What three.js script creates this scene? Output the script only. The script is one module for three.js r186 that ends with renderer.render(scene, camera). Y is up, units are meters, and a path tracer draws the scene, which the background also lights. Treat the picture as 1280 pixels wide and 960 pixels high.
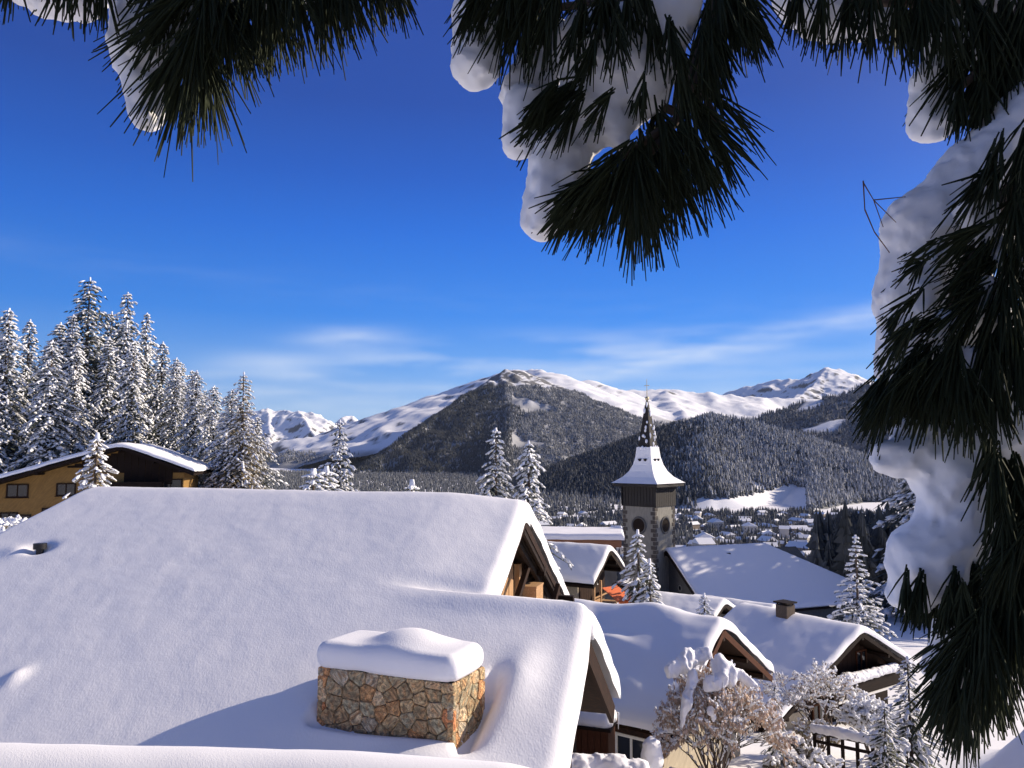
import * as THREE from 'three';
import { ImprovedNoise } from 'three/addons/math/ImprovedNoise.js';
import { mergeGeometries } from 'three/addons/utils/BufferGeometryUtils.js';

// ------------------------------------------------------------------ camera, sky, sun, exposure
const scene = new THREE.Scene();
const F = 960, PITCH = Math.atan(85 / 960);
const camera = new THREE.PerspectiveCamera(53.13, 4 / 3, 0.05, 40000);
camera.position.set(0, 0, 0);
camera.rotation.x = PITCH;
scene.add(camera);

const SUN = new THREE.Vector3(0.8667, 0.4115, -0.2816).normalize();
const sun = new THREE.DirectionalLight(new THREE.Color().setRGB(1, 0.85, 0.68), 5.0);
sun.position.copy(SUN).multiplyScalar(300);
sun.target.position.set(0, -8, -40);
sun.position.add(sun.target.position);
sun.castShadow = true;
sun.shadow.mapSize.set(4096, 4096);
Object.assign(sun.shadow.camera, { left: -120, right: 120, top: 120, bottom: -120, near: 1, far: 900 });
scene.add(sun, sun.target);

const renderer = new THREE.WebGLRenderer({ antialias: true });
renderer.setSize(1024, 768);
renderer.toneMapping = THREE.LinearToneMapping;
renderer.toneMappingExposure = 1.3;
renderer.shadowMap.enabled = true;
renderer.shadowMap.type = THREE.PCFSoftShadowMap;

const perlin = new ImprovedNoise();
const N3 = (x, y, z = 0.37) => perlin.noise(x + 100.3, y + 70.7, z);
const fbm = (x, y, o = 4, z = 0.37) => { let a = 0.5, s = 0; for (let i = 0; i < o; i++) { s += a * N3(x, y, z + i * 1.7); x *= 2.03; y *= 2.03; a *= 0.5; } return s; };
const ridged = (x, y, o = 4) => { let a = 0.5, s = 0; for (let i = 0; i < o; i++) { s += a * (1 - 2 * Math.abs(N3(x, y, 3.1 + i * 1.9))); x *= 2.03; y *= 2.03; a *= 0.5; } return s; };
const clamp = (x, a = 0, b = 1) => Math.min(b, Math.max(a, x));
const lerp = (a, b, t) => a + (b - a) * t;
const sstep = (a, b, x) => { const t = clamp((x - a) / (b - a)); return t * t * (3 - 2 * t); };
const ramp = (tab, x) => {                         // piecewise linear, tab rows [x, v...]
  if (x <= tab[0][0]) return tab[0].slice(1);
  for (let i = 1; i < tab.length; i++) if (x <= tab[i][0]) { const t = (x - tab[i - 1][0]) / (tab[i][0] - tab[i - 1][0]); return tab[i].slice(1).map((v, k) => lerp(tab[i - 1][k + 1], v, t)); }
  return tab[tab.length - 1].slice(1);
};
function rng(seed) { let s = seed | 0; return () => { s = (s + 0x6d2b79f5) | 0; let t = Math.imul(s ^ (s >>> 15), 1 | s); t = (t + Math.imul(t ^ (t >>> 7), 61 | t)) ^ t; return ((t ^ (t >>> 14)) >>> 0) / 4294967296; }; }

{ // the sky: clear deep blue, pale towards the horizon, thin cirrus low down, brighter round the sun
  const W = 2048, H = 1024, data = new Float32Array(W * H * 4);
  const stops = [[-90, .42, .47, .56], [-1, .42, .52, .68], [0, .40, .54, .72], [3, .29, .46, .72], [6, .125, .32, .71], [10, .038, .21, .675], [16, .019, .135, .57], [20, .016, .095, .45], [25, .017, .066, .325], [33, .02, .055, .27], [50, .06, .095, .215], [90, .09, .115, .20]];
  for (let j = 0; j < H; j++) {
    const el = ((j + .5) / H - .5) * 180, e = el * Math.PI / 180, base = ramp(stops, el);
    for (let i = 0; i < W; i++) {
      const a = ((i + .5) / W - .5) * 2 * Math.PI;              // atan2(z, x)
      const dx = Math.cos(a) * Math.cos(e), dz = Math.sin(a) * Math.cos(e), dy = Math.sin(e);
      const g = Math.acos(clamp(dx * SUN.x + dy * SUN.y + dz * SUN.z, -1, 1)) * 180 / Math.PI;
      const au = 4.2 * Math.exp(-g / 8) + .01 * Math.exp(-g / 34);
      const az = Math.atan2(dx, -dz) * 180 / Math.PI;           // 0 ahead, + to the right
      const mid = 6.3 + .035 * az + .9 * Math.sin(az * .05 + .6);
      let c = 0;
      if (el > -2 && el < 16) {
        const n = fbm(az * .075, el * .55, 5, 5.5), n2 = fbm(az * .2, el * 1.6, 4, 9.1);
        c = .6 * clamp(.25 + 1.8 * n + .4 * n2) * Math.exp(-Math.pow((el - mid) / 1.5, 2)) * sstep(-.15, .3, fbm(az * .03, 3.3, 2, 2.2) + .12);
        c += .24 * clamp(.35 + 1.4 * n2 + n) * Math.exp(-Math.pow((el - 4.2) / 1.7, 2));
        const px = (az + 12.2) / 3.4, py = (el - 8.4 - .05 * (az + 12)) / .62;
        c += .5 * Math.exp(-(px * px + py * py)) * clamp(.75 + n2);
        c += .35 * Math.exp(-Math.pow((az + 17.5) / 4, 2) - Math.pow((el - 6.2) / .8, 2));
        c += .42 * Math.exp(-Math.pow((el - 4.6 - .185 * az) / .75, 2)) * sstep(0, 9, az) * sstep(48, 26, az) * clamp(.6 + 1.3 * n2);
        c += .05 * clamp(n2 + .3) * Math.exp(-Math.pow((el - 11 + .05 * az) / 1.1, 2));
      }
      c = clamp(c, 0, .8);
      const k = (j * W + i) * 4, cl = [.66, .72, .80];
      const far = lerp(1.04, .84, sstep(55, 112, g)); for (let q = 0; q < 3; q++) data[k + q] = lerp(base[q] * far, cl[q], c) + au * [1, .93, .8][q];
      data[k + 3] = 1;
    }
  }
  const t = new THREE.DataTexture(data, W, H, THREE.RGBAFormat, THREE.FloatType);
  t.mapping = THREE.EquirectangularReflectionMapping; t.magFilter = t.minFilter = THREE.LinearFilter; t.wrapS = THREE.RepeatWrapping; t.needsUpdate = true;
  scene.background = t; scene.environment = t;
}

// ------------------------------------------------------------------ helpers
const V3 = (x, y, z) => new THREE.Vector3(x, y, z);
function at(px, py, d) {                            // the point d metres ahead on the line of sight through a photo position
  const a = (px - 640) / F, b = (480 - py) / F, c = Math.cos(PITCH), s = Math.sin(PITCH), k = d / (c - b * s);
  return V3(a * k, (b * c + s) * k, -d);
}
const taken = new Map();
function numbered(n) { const k = taken.get(n) ?? 0; taken.set(n, k + 1); return k ? n + '_' + String(k).padStart(3, '0') : n; }
function shade(o) { o.traverse(m => { if (m.isMesh) { m.castShadow = m.receiveShadow = true; } }); return o; }
function tag(o, label, category, group) { o.userData.label = label; o.userData.category = category; if (group) o.userData.group = group; return o; }
function thing(name, label, category, pos, group, turn = 0) { const o = new THREE.Group(); o.name = numbered(name); o.position.copy(pos); o.rotation.y = turn; scene.add(o); return tag(o, label, category, group); }
function part(name, geo, mat, parent) { const m = new THREE.Mesh(geo, mat); m.name = name; m.castShadow = m.receiveShadow = true; parent.add(m); return m; }
function struct(name, geo, mat) { const m = part(numbered(name), geo, mat, scene); m.userData.kind = 'structure'; return m; }
function copy(src, label, group) { const c = src.clone(); c.name = numbered(src.name.replace(/_\d{3}$/, '')); c.userData = { ...src.userData }; if (label) c.userData.label = label; if (group) c.userData.group = group; scene.add(c); return c; }

class GB {                                          // collects triangles
  constructor() { this.p = []; this.i = []; this.c = []; }
  v(x, y, z, c) { this.p.push(x, y, z); if (c) this.c.push(c[0], c[1], c[2]); return this.p.length / 3 - 1; }
  t(a, b, c) { this.i.push(a, b, c); }
  q(a, b, c, d) { this.i.push(a, b, c, a, c, d); }
  add(geo, m, col) {                                // a transformed copy of an indexed geometry
    const o = this.p.length / 3, P = geo.attributes.position, w = V3();
    for (let k = 0; k < P.count; k++) { w.fromBufferAttribute(P, k).applyMatrix4(m); this.p.push(w.x, w.y, w.z); if (col) this.c.push(col[0], col[1], col[2]); }
    const I = geo.index.array; for (let k = 0; k < I.length; k++) this.i.push(I[k] + o);
  }
  build(uvScale = 1) {
    const g = new THREE.BufferGeometry();
    g.setAttribute('position', new THREE.Float32BufferAttribute(this.p, 3));
    if (this.c.length === this.p.length) g.setAttribute('color', new THREE.Float32BufferAttribute(this.c, 3));
    g.setIndex(this.i); g.computeVertexNormals(); return planarUV(g, uvScale);
  }
}
function planarUV(g, s = 1) {
  const P = g.attributes.position, n = P.count, uv = new Float32Array(n * 2);
  for (let k = 0; k < n; k++) { uv[2 * k] = (P.getX(k) + .37 * P.getY(k)) * s; uv[2 * k + 1] = (P.getZ(k) + .81 * P.getY(k)) * s; }
  g.setAttribute('uv', new THREE.BufferAttribute(uv, 2)); return g;
}
function flat(g) { const n = g.index ? g.toNonIndexed() : g; n.computeVertexNormals(); return n; }
// surface nets: meshes the zero set of a signed distance function
function nets(f, lo, hi, cell) {
  const nx = Math.ceil((hi[0] - lo[0]) / cell) + 1, ny = Math.ceil((hi[1] - lo[1]) / cell) + 1, nz = Math.ceil((hi[2] - lo[2]) / cell) + 1;
  const D = new Float32Array(nx * ny * nz), id = (x, y, z) => x + nx * (y + ny * z);
  for (let z = 0; z < nz; z++) for (let y = 0; y < ny; y++) for (let x = 0; x < nx; x++) D[id(x, y, z)] = f(lo[0] + x * cell, lo[1] + y * cell, lo[2] + z * cell);
  const vid = new Int32Array(nx * ny * nz).fill(-1), g = new GB();
  const C = [[0, 0, 0], [1, 0, 0], [0, 1, 0], [1, 1, 0], [0, 0, 1], [1, 0, 1], [0, 1, 1], [1, 1, 1]], E = [[0, 1], [2, 3], [4, 5], [6, 7], [0, 2], [1, 3], [4, 6], [5, 7], [0, 4], [1, 5], [2, 6], [3, 7]];
  for (let z = 0; z < nz - 1; z++) for (let y = 0; y < ny - 1; y++) for (let x = 0; x < nx - 1; x++) {
    let n = 0, sx = 0, sy = 0, sz = 0;
    for (const [a, b] of E) {
      const A = C[a], B = C[b], da = D[id(x + A[0], y + A[1], z + A[2])], db = D[id(x + B[0], y + B[1], z + B[2])];
      if ((da < 0) === (db < 0)) continue;
      const t = da / (da - db); sx += lerp(A[0], B[0], t); sy += lerp(A[1], B[1], t); sz += lerp(A[2], B[2], t); n++;
    }
    if (n) vid[id(x, y, z)] = g.v(lo[0] + (x + sx / n) * cell, lo[1] + (y + sy / n) * cell, lo[2] + (z + sz / n) * cell);
  }
  for (let z = 1; z < nz - 1; z++) for (let y = 1; y < ny - 1; y++) for (let x = 1; x < nx - 1; x++) {
    const d = D[id(x, y, z)] < 0;
    const face = (e, a, b, c, w) => { if (a < 0 || b < 0 || c < 0 || w < 0) return; e ? g.q(a, b, c, w) : g.q(w, c, b, a); };
    if (d !== D[id(x + 1, y, z)] < 0) face(d, vid[id(x, y - 1, z - 1)], vid[id(x, y, z - 1)], vid[id(x, y, z)], vid[id(x, y - 1, z)]);
    if (d !== D[id(x, y + 1, z)] < 0) face(d, vid[id(x - 1, y, z - 1)], vid[id(x - 1, y, z)], vid[id(x, y, z)], vid[id(x, y, z - 1)]);
    if (d !== D[id(x, y, z + 1)] < 0) face(d, vid[id(x - 1, y - 1, z)], vid[id(x, y - 1, z)], vid[id(x, y, z)], vid[id(x - 1, y, z)]);
  }
  return g.build(1);
}
const smin = (a, b, k) => { const h = Math.max(k - Math.abs(a - b), 0) / k; return Math.min(a, b) - h * h * k * .25; };
// a lumpy heap of snow from capsules [ax,ay,az, bx,by,bz, r0, r1]
function lumps(caps, k, rough, cell, seed = 0) {
  const lo = [1e9, 1e9, 1e9], hi = [-1e9, -1e9, -1e9];
  for (const c of caps) for (let q = 0; q < 3; q++) { const r = Math.max(c[6], c[7]) + k + 3 * cell; lo[q] = Math.min(lo[q], c[q] - r, c[q + 3] - r); hi[q] = Math.max(hi[q], c[q] + r, c[q + 3] + r); }
  const f = (x, y, z) => {
    let d = 1e9;
    for (const c of caps) {
      const bx = c[3] - c[0], by = c[4] - c[1], bz = c[5] - c[2], L = bx * bx + by * by + bz * bz;
      const h = L < 1e-12 ? 0 : clamp(((x - c[0]) * bx + (y - c[1]) * by + (z - c[2]) * bz) / L);
      const e = Math.hypot(x - c[0] - bx * h, y - c[1] - by * h, z - c[2] - bz * h) - lerp(c[6], c[7], h);
      d = d > 1e8 ? e : smin(d, e, k);
    }
    const s = 1.1 / k; return d + rough * (N3(x * s, y * s + seed, z * s) + .5 * N3(x * s * 2.3, y * s * 2.3, z * s * 2.3 + seed));
  };
  return nets(f, lo, hi, cell);
}
// joined geometry of boxes [w,h,d, x,y,z, ry?, rz?, rx?]
function boxes(list) { return mergeGeometries(list.map(b => { const g = new THREE.BoxGeometry(b[0], b[1], b[2]); g.applyMatrix4(new THREE.Matrix4().makeRotationFromEuler(new THREE.Euler(b[8] || 0, b[6] || 0, b[7] || 0)).setPosition(b[3], b[4], b[5])); return g; })); }
function bar(a, b, r0, r1, n = 6, open = false) {                  // tapered round bar between two points
  const d = V3().subVectors(b, a), g = new THREE.CylinderGeometry(r1, r0, d.length(), n, 1, open);
  g.applyMatrix4(new THREE.Matrix4().compose(V3().addVectors(a, b).multiplyScalar(.5), new THREE.Quaternion().setFromUnitVectors(V3(0, 1, 0), d.normalize()), V3(1, 1, 1))); return g;
}
// a slab on a ring of points, thickened straight down
function ringSlab(pts, th) {
  const g = new GB(), n = pts.length, tri = THREE.ShapeUtils.triangulateShape(pts.map(p => new THREE.Vector2(p.x, p.z)), []);
  const up = pts.map(p => g.v(p.x, p.y, p.z)), dn = pts.map(p => g.v(p.x, p.y - th, p.z));
  for (const [a, b, c] of tri) {
    const A = pts[a], B = pts[b], Q = pts[c], cw = (B.x - A.x) * (Q.z - A.z) - (B.z - A.z) * (Q.x - A.x) > 0;
    if (cw) { g.t(up[a], up[c], up[b]); g.t(dn[a], dn[b], dn[c]); } else { g.t(up[a], up[b], up[c]); g.t(dn[a], dn[c], dn[b]); }
  }
  let ar = 0; for (let k = 0; k < n; k++) { const A = pts[k], B = pts[(k + 1) % n]; ar += A.x * B.z - B.x * A.z; }
  for (let k = 0; k < n; k++) { const m = (k + 1) % n; ar > 0 ? g.q(up[k], up[m], dn[m], dn[k]) : g.q(up[m], up[k], dn[k], dn[m]); }
  return flat(g.build());
}

// ------------------------------------------------------------------ materials
function noiseTex(fn, w = 512, srgb = false, rep = 1) {
  const d = new Uint8Array(w * w * 4);
  for (let j = 0; j < w; j++) for (let i = 0; i < w; i++) { const c = fn(i / w, j / w, i, j), k = (j * w + i) * 4; for (let q = 0; q < 3; q++) d[k + q] = clamp(Array.isArray(c) ? c[q] : c) * 255; d[k + 3] = 255; }
  const t = new THREE.DataTexture(d, w, w); t.wrapS = t.wrapT = THREE.RepeatWrapping; t.magFilter = THREE.LinearFilter; t.minFilter = THREE.LinearMipmapLinearFilter; t.generateMipmaps = true;
  if (srgb) t.colorSpace = THREE.SRGBColorSpace; t.repeat.set(rep, rep); t.needsUpdate = true; return t;
}
const tile = (u, v, s, z) => { // noise that repeats over the unit square
  const a = u * 2 * Math.PI, b = v * 2 * Math.PI; return perlin.noise(Math.cos(a) * s + z, Math.sin(a) * s + Math.cos(b) * s, Math.sin(b) * s + z * 1.7);
};
const rs = rng(5), grain = Array.from({ length: 160 * 160 }, () => rs() - .5), gr = (u, v) => { const x = u * 160, y = v * 160, i = Math.floor(x), j = Math.floor(y), a = x - i, b = y - j, g = (m, n) => grain[((n + 160) % 160) * 160 + (m + 160) % 160]; return lerp(lerp(g(i, j), g(i + 1, j), a), lerp(g(i, j + 1), g(i + 1, j + 1), a), b); };
const snowBump = noiseTex((u, v) => .5 + .12 * tile(u, v, 4, 1) + .12 * tile(u, v, 11, 4) + .55 * gr(u, v) + .12 * (rs() - .5));
const lin = (r, g, b) => new THREE.Color().setRGB(r, g, b);
const std = (c, rough = .85, extra = {}) => new THREE.MeshStandardMaterial({ color: lin(...c), roughness: rough, ...extra });
const M = {
  snow: std([.87, .87, .89], .8, { bumpMap: snowBump, bumpScale: .0026 }),
  snowNear: std([.87, .87, .89], .85, { bumpMap: snowBump, bumpScale: .0012 }),
  snowFar: std([.86, .87, .89], .9),
  snowVC: new THREE.MeshStandardMaterial({ color: 0xffffff, roughness: .92, vertexColors: true }),
  glass: std([.015, .018, .022], .08),
  whiteFrame: std([.75, .74, .7], .5),
  iron: std([.03, .03, .032], .5, { metalness: .6 }),
};
const woodTex = (c0, c1, seed, plank = 0) => { const r = rng(seed); const off = Array.from({ length: 16 }, () => r());
  return noiseTex((u, v) => { const g = clamp(.5 + .55 * tile(u * 1, v * 1, 2.5, seed) + .35 * tile((u * 8) % 1, v, 3, seed + 2) + .12 * (r() - .5)); return c0.map((a, k) => lerp(a, c1[k], g)); }, 256, true); };
const wood = (c0, c1, seed, rough = .75) => { const t = woodTex(c0, c1, seed); return new THREE.MeshPhysicalMaterial({ color: 0xffffff, map: t, roughness: rough, specularIntensity: .3, bumpMap: t, bumpScale: .003 }); };
M.woodDark = wood([.13, .09, .07], [.24, .16, .11], 3);
M.woodBlack = wood([.10, .075, .06], [.17, .12, .095], 4);
M.woodBrown = wood([.24, .14, .09], [.38, .23, .15], 6);
M.woodTan = wood([.62, .48, .34], [.78, .64, .49], 8);
M.woodGrey = wood([.30, .26, .22], [.45, .40, .35], 9);
const plaster = (c, seed) => { const r = rng(seed); const t = noiseTex((u, v) => { const n = 1 + .10 * tile(u, v, 3, seed) + .06 * tile(u, v, 9, seed) + .08 * (r() - .5); return c.map(x => x * n); }, 256, true); return new THREE.MeshStandardMaterial({ color: 0xffffff, map: t, roughness: .92, bumpMap: t, bumpScale: .006 }); };
M.beige = plaster([.66, .62, .54], 11);
M.yellow = plaster([.56, .43, .23], 12);
M.church = plaster([.53, .52, .48], 13);
M.churchGrey = plaster([.36, .355, .34], 14);
M.tarred = std([.014, .012, .011], .8);
M.orange = std([.75, .17, .05], .6);
M.brickRed = plaster([.54, .38, .28], 15);

// ------------------------------------------------------------------ the ground
const BASE = [[-60, 4], [-10, -.9], [2, -1.9], [3.6, -2.6], [6, -6.6], [20, -9.7], [26, -11.0], [33, -12.3], [40, -14], [60, -17], [95, -20], [200, -38], [500, -76], [900, -90], [3000, -90], [7000, -80], [14000, -60]];
const PLAT = [[-60, 4], [0, -3], [6, -7], [20, -9], [50, -8.5], [62, -7], [70, -4], [76, -3], [110, -1.5], [160, -20], [240, -45], [500, -76], [900, -90], [14000, -60]];
function groundY(x, d) {
  let y = ramp(BASE, d)[0];
  y = lerp(y, ramp(PLAT, d)[0], d < 55 ? sstep(-8, -27, x) : lerp(sstep(-8, -27, x), sstep(-.26 * d, -.36 * d, x), sstep(55, 64, d)));
  const bank = sstep(1, 5.5, x - .5 * d) * (1 - sstep(22, 34, d)) * sstep(1, 4, d);
  y = lerp(y, -1.9 - .19 * d, bank);
  const a = d < 200 ? 1 : 3;
  return y + (d > 3 ? .35 * a * fbm(x * .12 / a, d * .12 / a, 3) : 0) + (d > 3 && d < 80 ? .12 * fbm(x * .9, d * .9, 3) : 0);
}
{
  const g = new GB(), nx = 250, nd = 280, xs = [], ds = [];
  for (let i = 0; i <= nx; i++) { const t = i / nx * 2 - 1; xs.push(6 * Math.sinh(t * 7.6)); }
  for (let j = 0; j <= nd; j++) { const t = j / nd; ds.push(-40 + (t < .12 ? t / .12 * 40 : 7 * Math.sinh((t - .12) / .88 * 8.3))); }
  for (let j = 0; j <= nd; j++) for (let i = 0; i <= nx; i++) g.v(xs[i], groundY(xs[i], ds[j]), -ds[j]);
  for (let j = 0; j < nd; j++) for (let i = 0; i < nx; i++) { const a = j * (nx + 1) + i; g.q(a, a + 1, a + nx + 2, a + nx + 1); }
  struct('ground', g.build(.5), M.snow);
}
{ // the snow bank at the photographer's feet: its crest crosses the bottom edge
  const g = new GB(), nx = 90, nz = 70;
  const crest = x => ramp([[-6, -1.43], [-2.8, -1.485], [-1, -1.55], [0, -1.60], [.35, -1.68], [.9, -2.3], [1.6, -3.4]], x)[0];
  for (let j = 0; j <= nz; j++) for (let i = 0; i <= nx; i++) {
    const x = -6 + 7.6 * i / nx, z = -4.9 + 4.2 * j / nz, u = (-4.05 + .05 * Math.sin(x * 1.3)) - z;   // u > 0 beyond the crest
    let y = crest(x) + .03 * fbm(x * .8, z * .8, 3) + .008 * fbm(x * 4, z * 4, 2);
    y += u > 0 ? -(.5 * u * u + 1.7 * u * sstep(0, .7, u)) : .62 * u * sstep(.05, -.35, u);
    if (u < -1.2) y -= .22 * Math.pow(-u - 1.2, 1.5);
    g.v(x, y, z);
  }
  for (let j = 0; j < nz; j++) for (let i = 0; i < nx; i++) { const a = j * (nx + 1) + i; g.q(a, a + nx + 1, a + nx + 2, a + 1); }
  struct('snow_bank', g.build(1.6), M.snowNear);
}

// ------------------------------------------------------------------ mountains
const W2 = (px, py, d) => { const p = at(px, py, d); return [p.x, d, p.y]; };
function ridgeHeight(ridges, x, d) {
  let best = -1e9;
  for (const r of ridges) for (let k = 0; k < r.p.length - 1; k++) {
    const A = r.p[k], B = r.p[k + 1], bx = B[0] - A[0], bd = B[1] - A[1], L = bx * bx + bd * bd;
    const raw = ((x - A[0]) * bx + (d - A[1]) * bd) / L, t = clamp(raw), ex = x - A[0] - bx * t, ed = d - A[1] - bd * t, dist = Math.hypot(ex, ed);
    const side = bx * ed - bd * ex;                  // > 0: left of the direction of travel
    const h = lerp(A[2], B[2], t) - (side > 0 ? r.kl : r.kr) * dist - (r.branch && k === 0 && raw < 0 ? -raw * Math.sqrt(L) * .9 : 0);
    if (h > best) best = h;
  }
  return best;
}
function mountain(name, ridges, box, n, rough, colour) {
  const [x0, x1, d0, d1] = box, [nx, nd] = n, g = new GB();
  const H = (x, d) => ridgeHeight(ridges, x, d) + rough(x, d);
  const hs = new Float32Array((nx + 1) * (nd + 1));
  for (let j = 0; j <= nd; j++) for (let i = 0; i <= nx; i++) hs[j * (nx + 1) + i] = Math.max(-160, H(lerp(x0, x1, i / nx), lerp(d0, d1, j / nd)));
  const cx = (x1 - x0) / nx, cd = (d1 - d0) / nd;
  for (let j = 0; j <= nd; j++) for (let i = 0; i <= nx; i++) {
    const k = j * (nx + 1) + i, x = lerp(x0, x1, i / nx), d = lerp(d0, d1, j / nd), h = hs[k];
    const sx = (hs[k + (i < nx ? 1 : 0)] - hs[k - (i > 0 ? 1 : 0)]) / (2 * cx), sd = (hs[j < nd ? k + nx + 1 : k] - hs[j > 0 ? k - nx - 1 : k]) / (2 * cd);
    g.v(x, h, -d, colour(x, d, h, Math.hypot(sx, sd)));
  }
  for (let j = 0; j < nd; j++) for (let i = 0; i < nx; i++) { const a = j * (nx + 1) + i; g.q(a, a + 1, a + nx + 2, a + nx + 1); }
  struct(name, g.build(.01), M.snowVC);
  return H;
}
const SNOWC = [.86, .87, .89], ROCK = [.11, .113, .12], WOODS = [.06, .066, .075];
const mix3 = (a, b, t) => a.map((v, k) => lerp(v, b[k], t));
const rocky = (thr, sc, soft = .12) => (x, d, h, s) => mix3(SNOWC, ROCK, clamp(sstep(thr, thr + soft, s + .45 * fbm(x * sc, d * sc, 4, 1.1))));

// far left snowy peaks
mountain('mountain_range', [
  { p: [W2(230, 530, 9000), W2(300, 518, 9000), W2(335, 511, 9000), W2(352, 515, 9000), W2(372, 510, 8900), W2(388, 513, 8900), W2(402, 524, 8800), W2(420, 526, 9000), W2(440, 520, 9200), W2(455, 532, 9300), W2(500, 560, 9400)], kl: .7, kr: .62 },
  { branch: true, p: [W2(372, 510, 8900), W2(392, 545, 8200), W2(380, 585, 7400)], kl: .6, kr: .5 }, { branch: true, p: [W2(335, 511, 9000), W2(338, 548, 8200), W2(330, 580, 7600)], kl: .6, kr: .5 }, { branch: true, p: [W2(440, 520, 9200), W2(452, 550, 8400)], kl: .6, kr: .6 },
], [-4600, -1200, 7000, 10200], [230, 200], (x, d) => 95 * ridged(x * .0021, d * .0021, 5) - 48 + 22 * fbm(x * .009, d * .009, 3), rocky(.98, .004));

// the big snowy massif across the valley, and its plateau to the right
const massifH = mountain('snowy_massif', [
  { p: [W2(300, 590, 9400), W2(440, 532, 8200), W2(482, 517, 7500), W2(520, 514, 7000), W2(562, 495, 6300), W2(600, 476, 5800), W2(640, 463, 5500), W2(678, 461, 5350), W2(700, 475, 5500), W2(742, 477, 5700), W2(782, 487, 5800), W2(830, 487, 5900), W2(870, 491, 5900), W2(910, 492, 5900), W2(960, 498, 6000), W2(1100, 500, 6000)], kl: .7, kr: .36 },
  { branch: true, p: [W2(678, 461, 5350), W2(712, 490, 4900), W2(770, 525, 4300)], kl: .45, kr: .30 },
  { branch: true, p: [W2(562, 495, 6300), W2(520, 545, 5400), W2(480, 590, 4700)], kl: .55, kr: .5 },
  { branch: true, p: [W2(830, 487, 5900), W2(850, 510, 5000), W2(860, 530, 4300)], kl: .35, kr: .25 },
], [-3600, 3200, 4000, 8600], [320, 210], (x, d) => 45 * ridged(x * .0022, d * .0022, 5) - 22 + 16 * fbm(x * .008, d * .008, 4),
  (x, d, h, s) => { const px = x / d; const r = rocky(px < -.02 ? .58 : .66, .006)(x, d, h, s); const tl = px < -.03 ? 0 : 180, tree = sstep(tl + 35, tl - 35, h + 90 * fbm(x * .004, d * .004, 4, 7)); return mix3(r, WOODS, .75 * tree); });

// far right peak
mountain('mountain_peak', [
  { p: [W2(860, 505, 8600), W2(915, 489, 8500), W2(955, 478, 8400), W2(1000, 471, 8300), W2(1034, 459, 8200), W2(1060, 467, 8300), W2(1085, 474, 8500), W2(1180, 480, 8700)], kl: .6, kr: .45 },
  { branch: true, p: [W2(1034, 459, 8200), W2(1010, 488, 7500), W2(985, 505, 7000)], kl: .6, kr: .5 },
], [1400, 5000, 6600, 9600], [220, 170], (x, d) => 60 * ridged(x * .0023, d * .0023, 4) - 30 + 18 * fbm(x * .009, d * .009, 3), rocky(.74, .005));

// the wooded spur in front of the massif
const spurRidges = [
  { p: [W2(655, 466, 4500), W2(632, 462, 4300), W2(632, 490, 3900), W2(642, 526, 3450), W2(625, 575, 2900), W2(600, 612, 2400)], kl: .42, kr: .68 },
  { branch: true, p: [W2(632, 462, 4300), W2(680, 496, 4200), W2(745, 520, 4100), W2(830, 545, 3900)], kl: .5, kr: .40 },
  { branch: true, p: [W2(500, 552, 4200), W2(420, 585, 4300), W2(330, 590, 4800), W2(250, 585, 5000)], kl: .4, kr: .45 },
];
const spurH = mountain('wooded_spur', spurRidges, [-2300, 1700, 2000, 5000], [280, 220],
  (x, d) => 26 * ridged(x * .0045, d * .0045, 4) - 20 + 26 * (ridged(x * .011, d * .0045, 3) - .3) + 10 * fbm(x * .012, d * .012, 3),
  (x, d, h, s) => { const top = sstep(280, 360, h + 60 * fbm(x * .01, d * .01, 3)); const base = mix3(WOODS, SNOWC, .35 + .3 * clamp(fbm(x * .006, d * .006, 4, 2.2) * 2.5)); return mix3(base, rocky(.42, .012)(x, d, h, s), top); });

// the wooded hill behind the church
const hillRidges = [
  { p: [W2(890, 522, 2100), W2(885, 524, 1850), W2(880, 560, 1600), W2(890, 610, 1300)], kl: .42, kr: .38 },
  { p: [W2(690, 606, 2000), W2(760, 570, 1950), W2(820, 540, 1900), W2(885, 524, 1850), W2(940, 530, 1820), W2(1000, 556, 1750), W2(1060, 592, 1650), W2(1130, 642, 1500)], kl: .4, kr: .36 },
  { branch: true, p: [W2(1005, 558, 1750), W2(1016, 598, 1450), W2(1012, 640, 1180)], kl: .45, kr: .5 },
];
const hillH = mountain('wooded_hill', hillRidges, [-300, 1300, 1050, 2700], [200, 200],
  (x, d) => 9 * fbm(x * .006, d * .006, 4) + 2 * fbm(x * .03, d * .03, 2), (x, d, h) => { const px = 640 + 960 * x / d; return px > 850 && px < 1020 && h < -52 ? SNOWC : mix3(WOODS, SNOWC, sstep(-.05, .35, fbm(x * .012, d * .012, 3, 8)) * .45 + .1); });

// dark wooded slope at the right, beyond the hill
const rightRidges = [{ p: [W2(860, 548, 3300), W2(930, 532, 3200), W2(1000, 507, 3100), W2(1080, 485, 3000), W2(1200, 462, 2900), W2(1400, 440, 2800)], kl: .5, kr: .34 }];
const rightH = mountain('wooded_slope', rightRidges, [500, 3000, 1900, 4200], [190, 170],
  (x, d) => 26 * ridged(x * .004, d * .004, 4) - 10, (x, d, h) => mix3(WOODS, SNOWC, sstep(.12, .3, fbm(x * .006, d * .006, 3, 4)) * .8 + .12));

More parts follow.
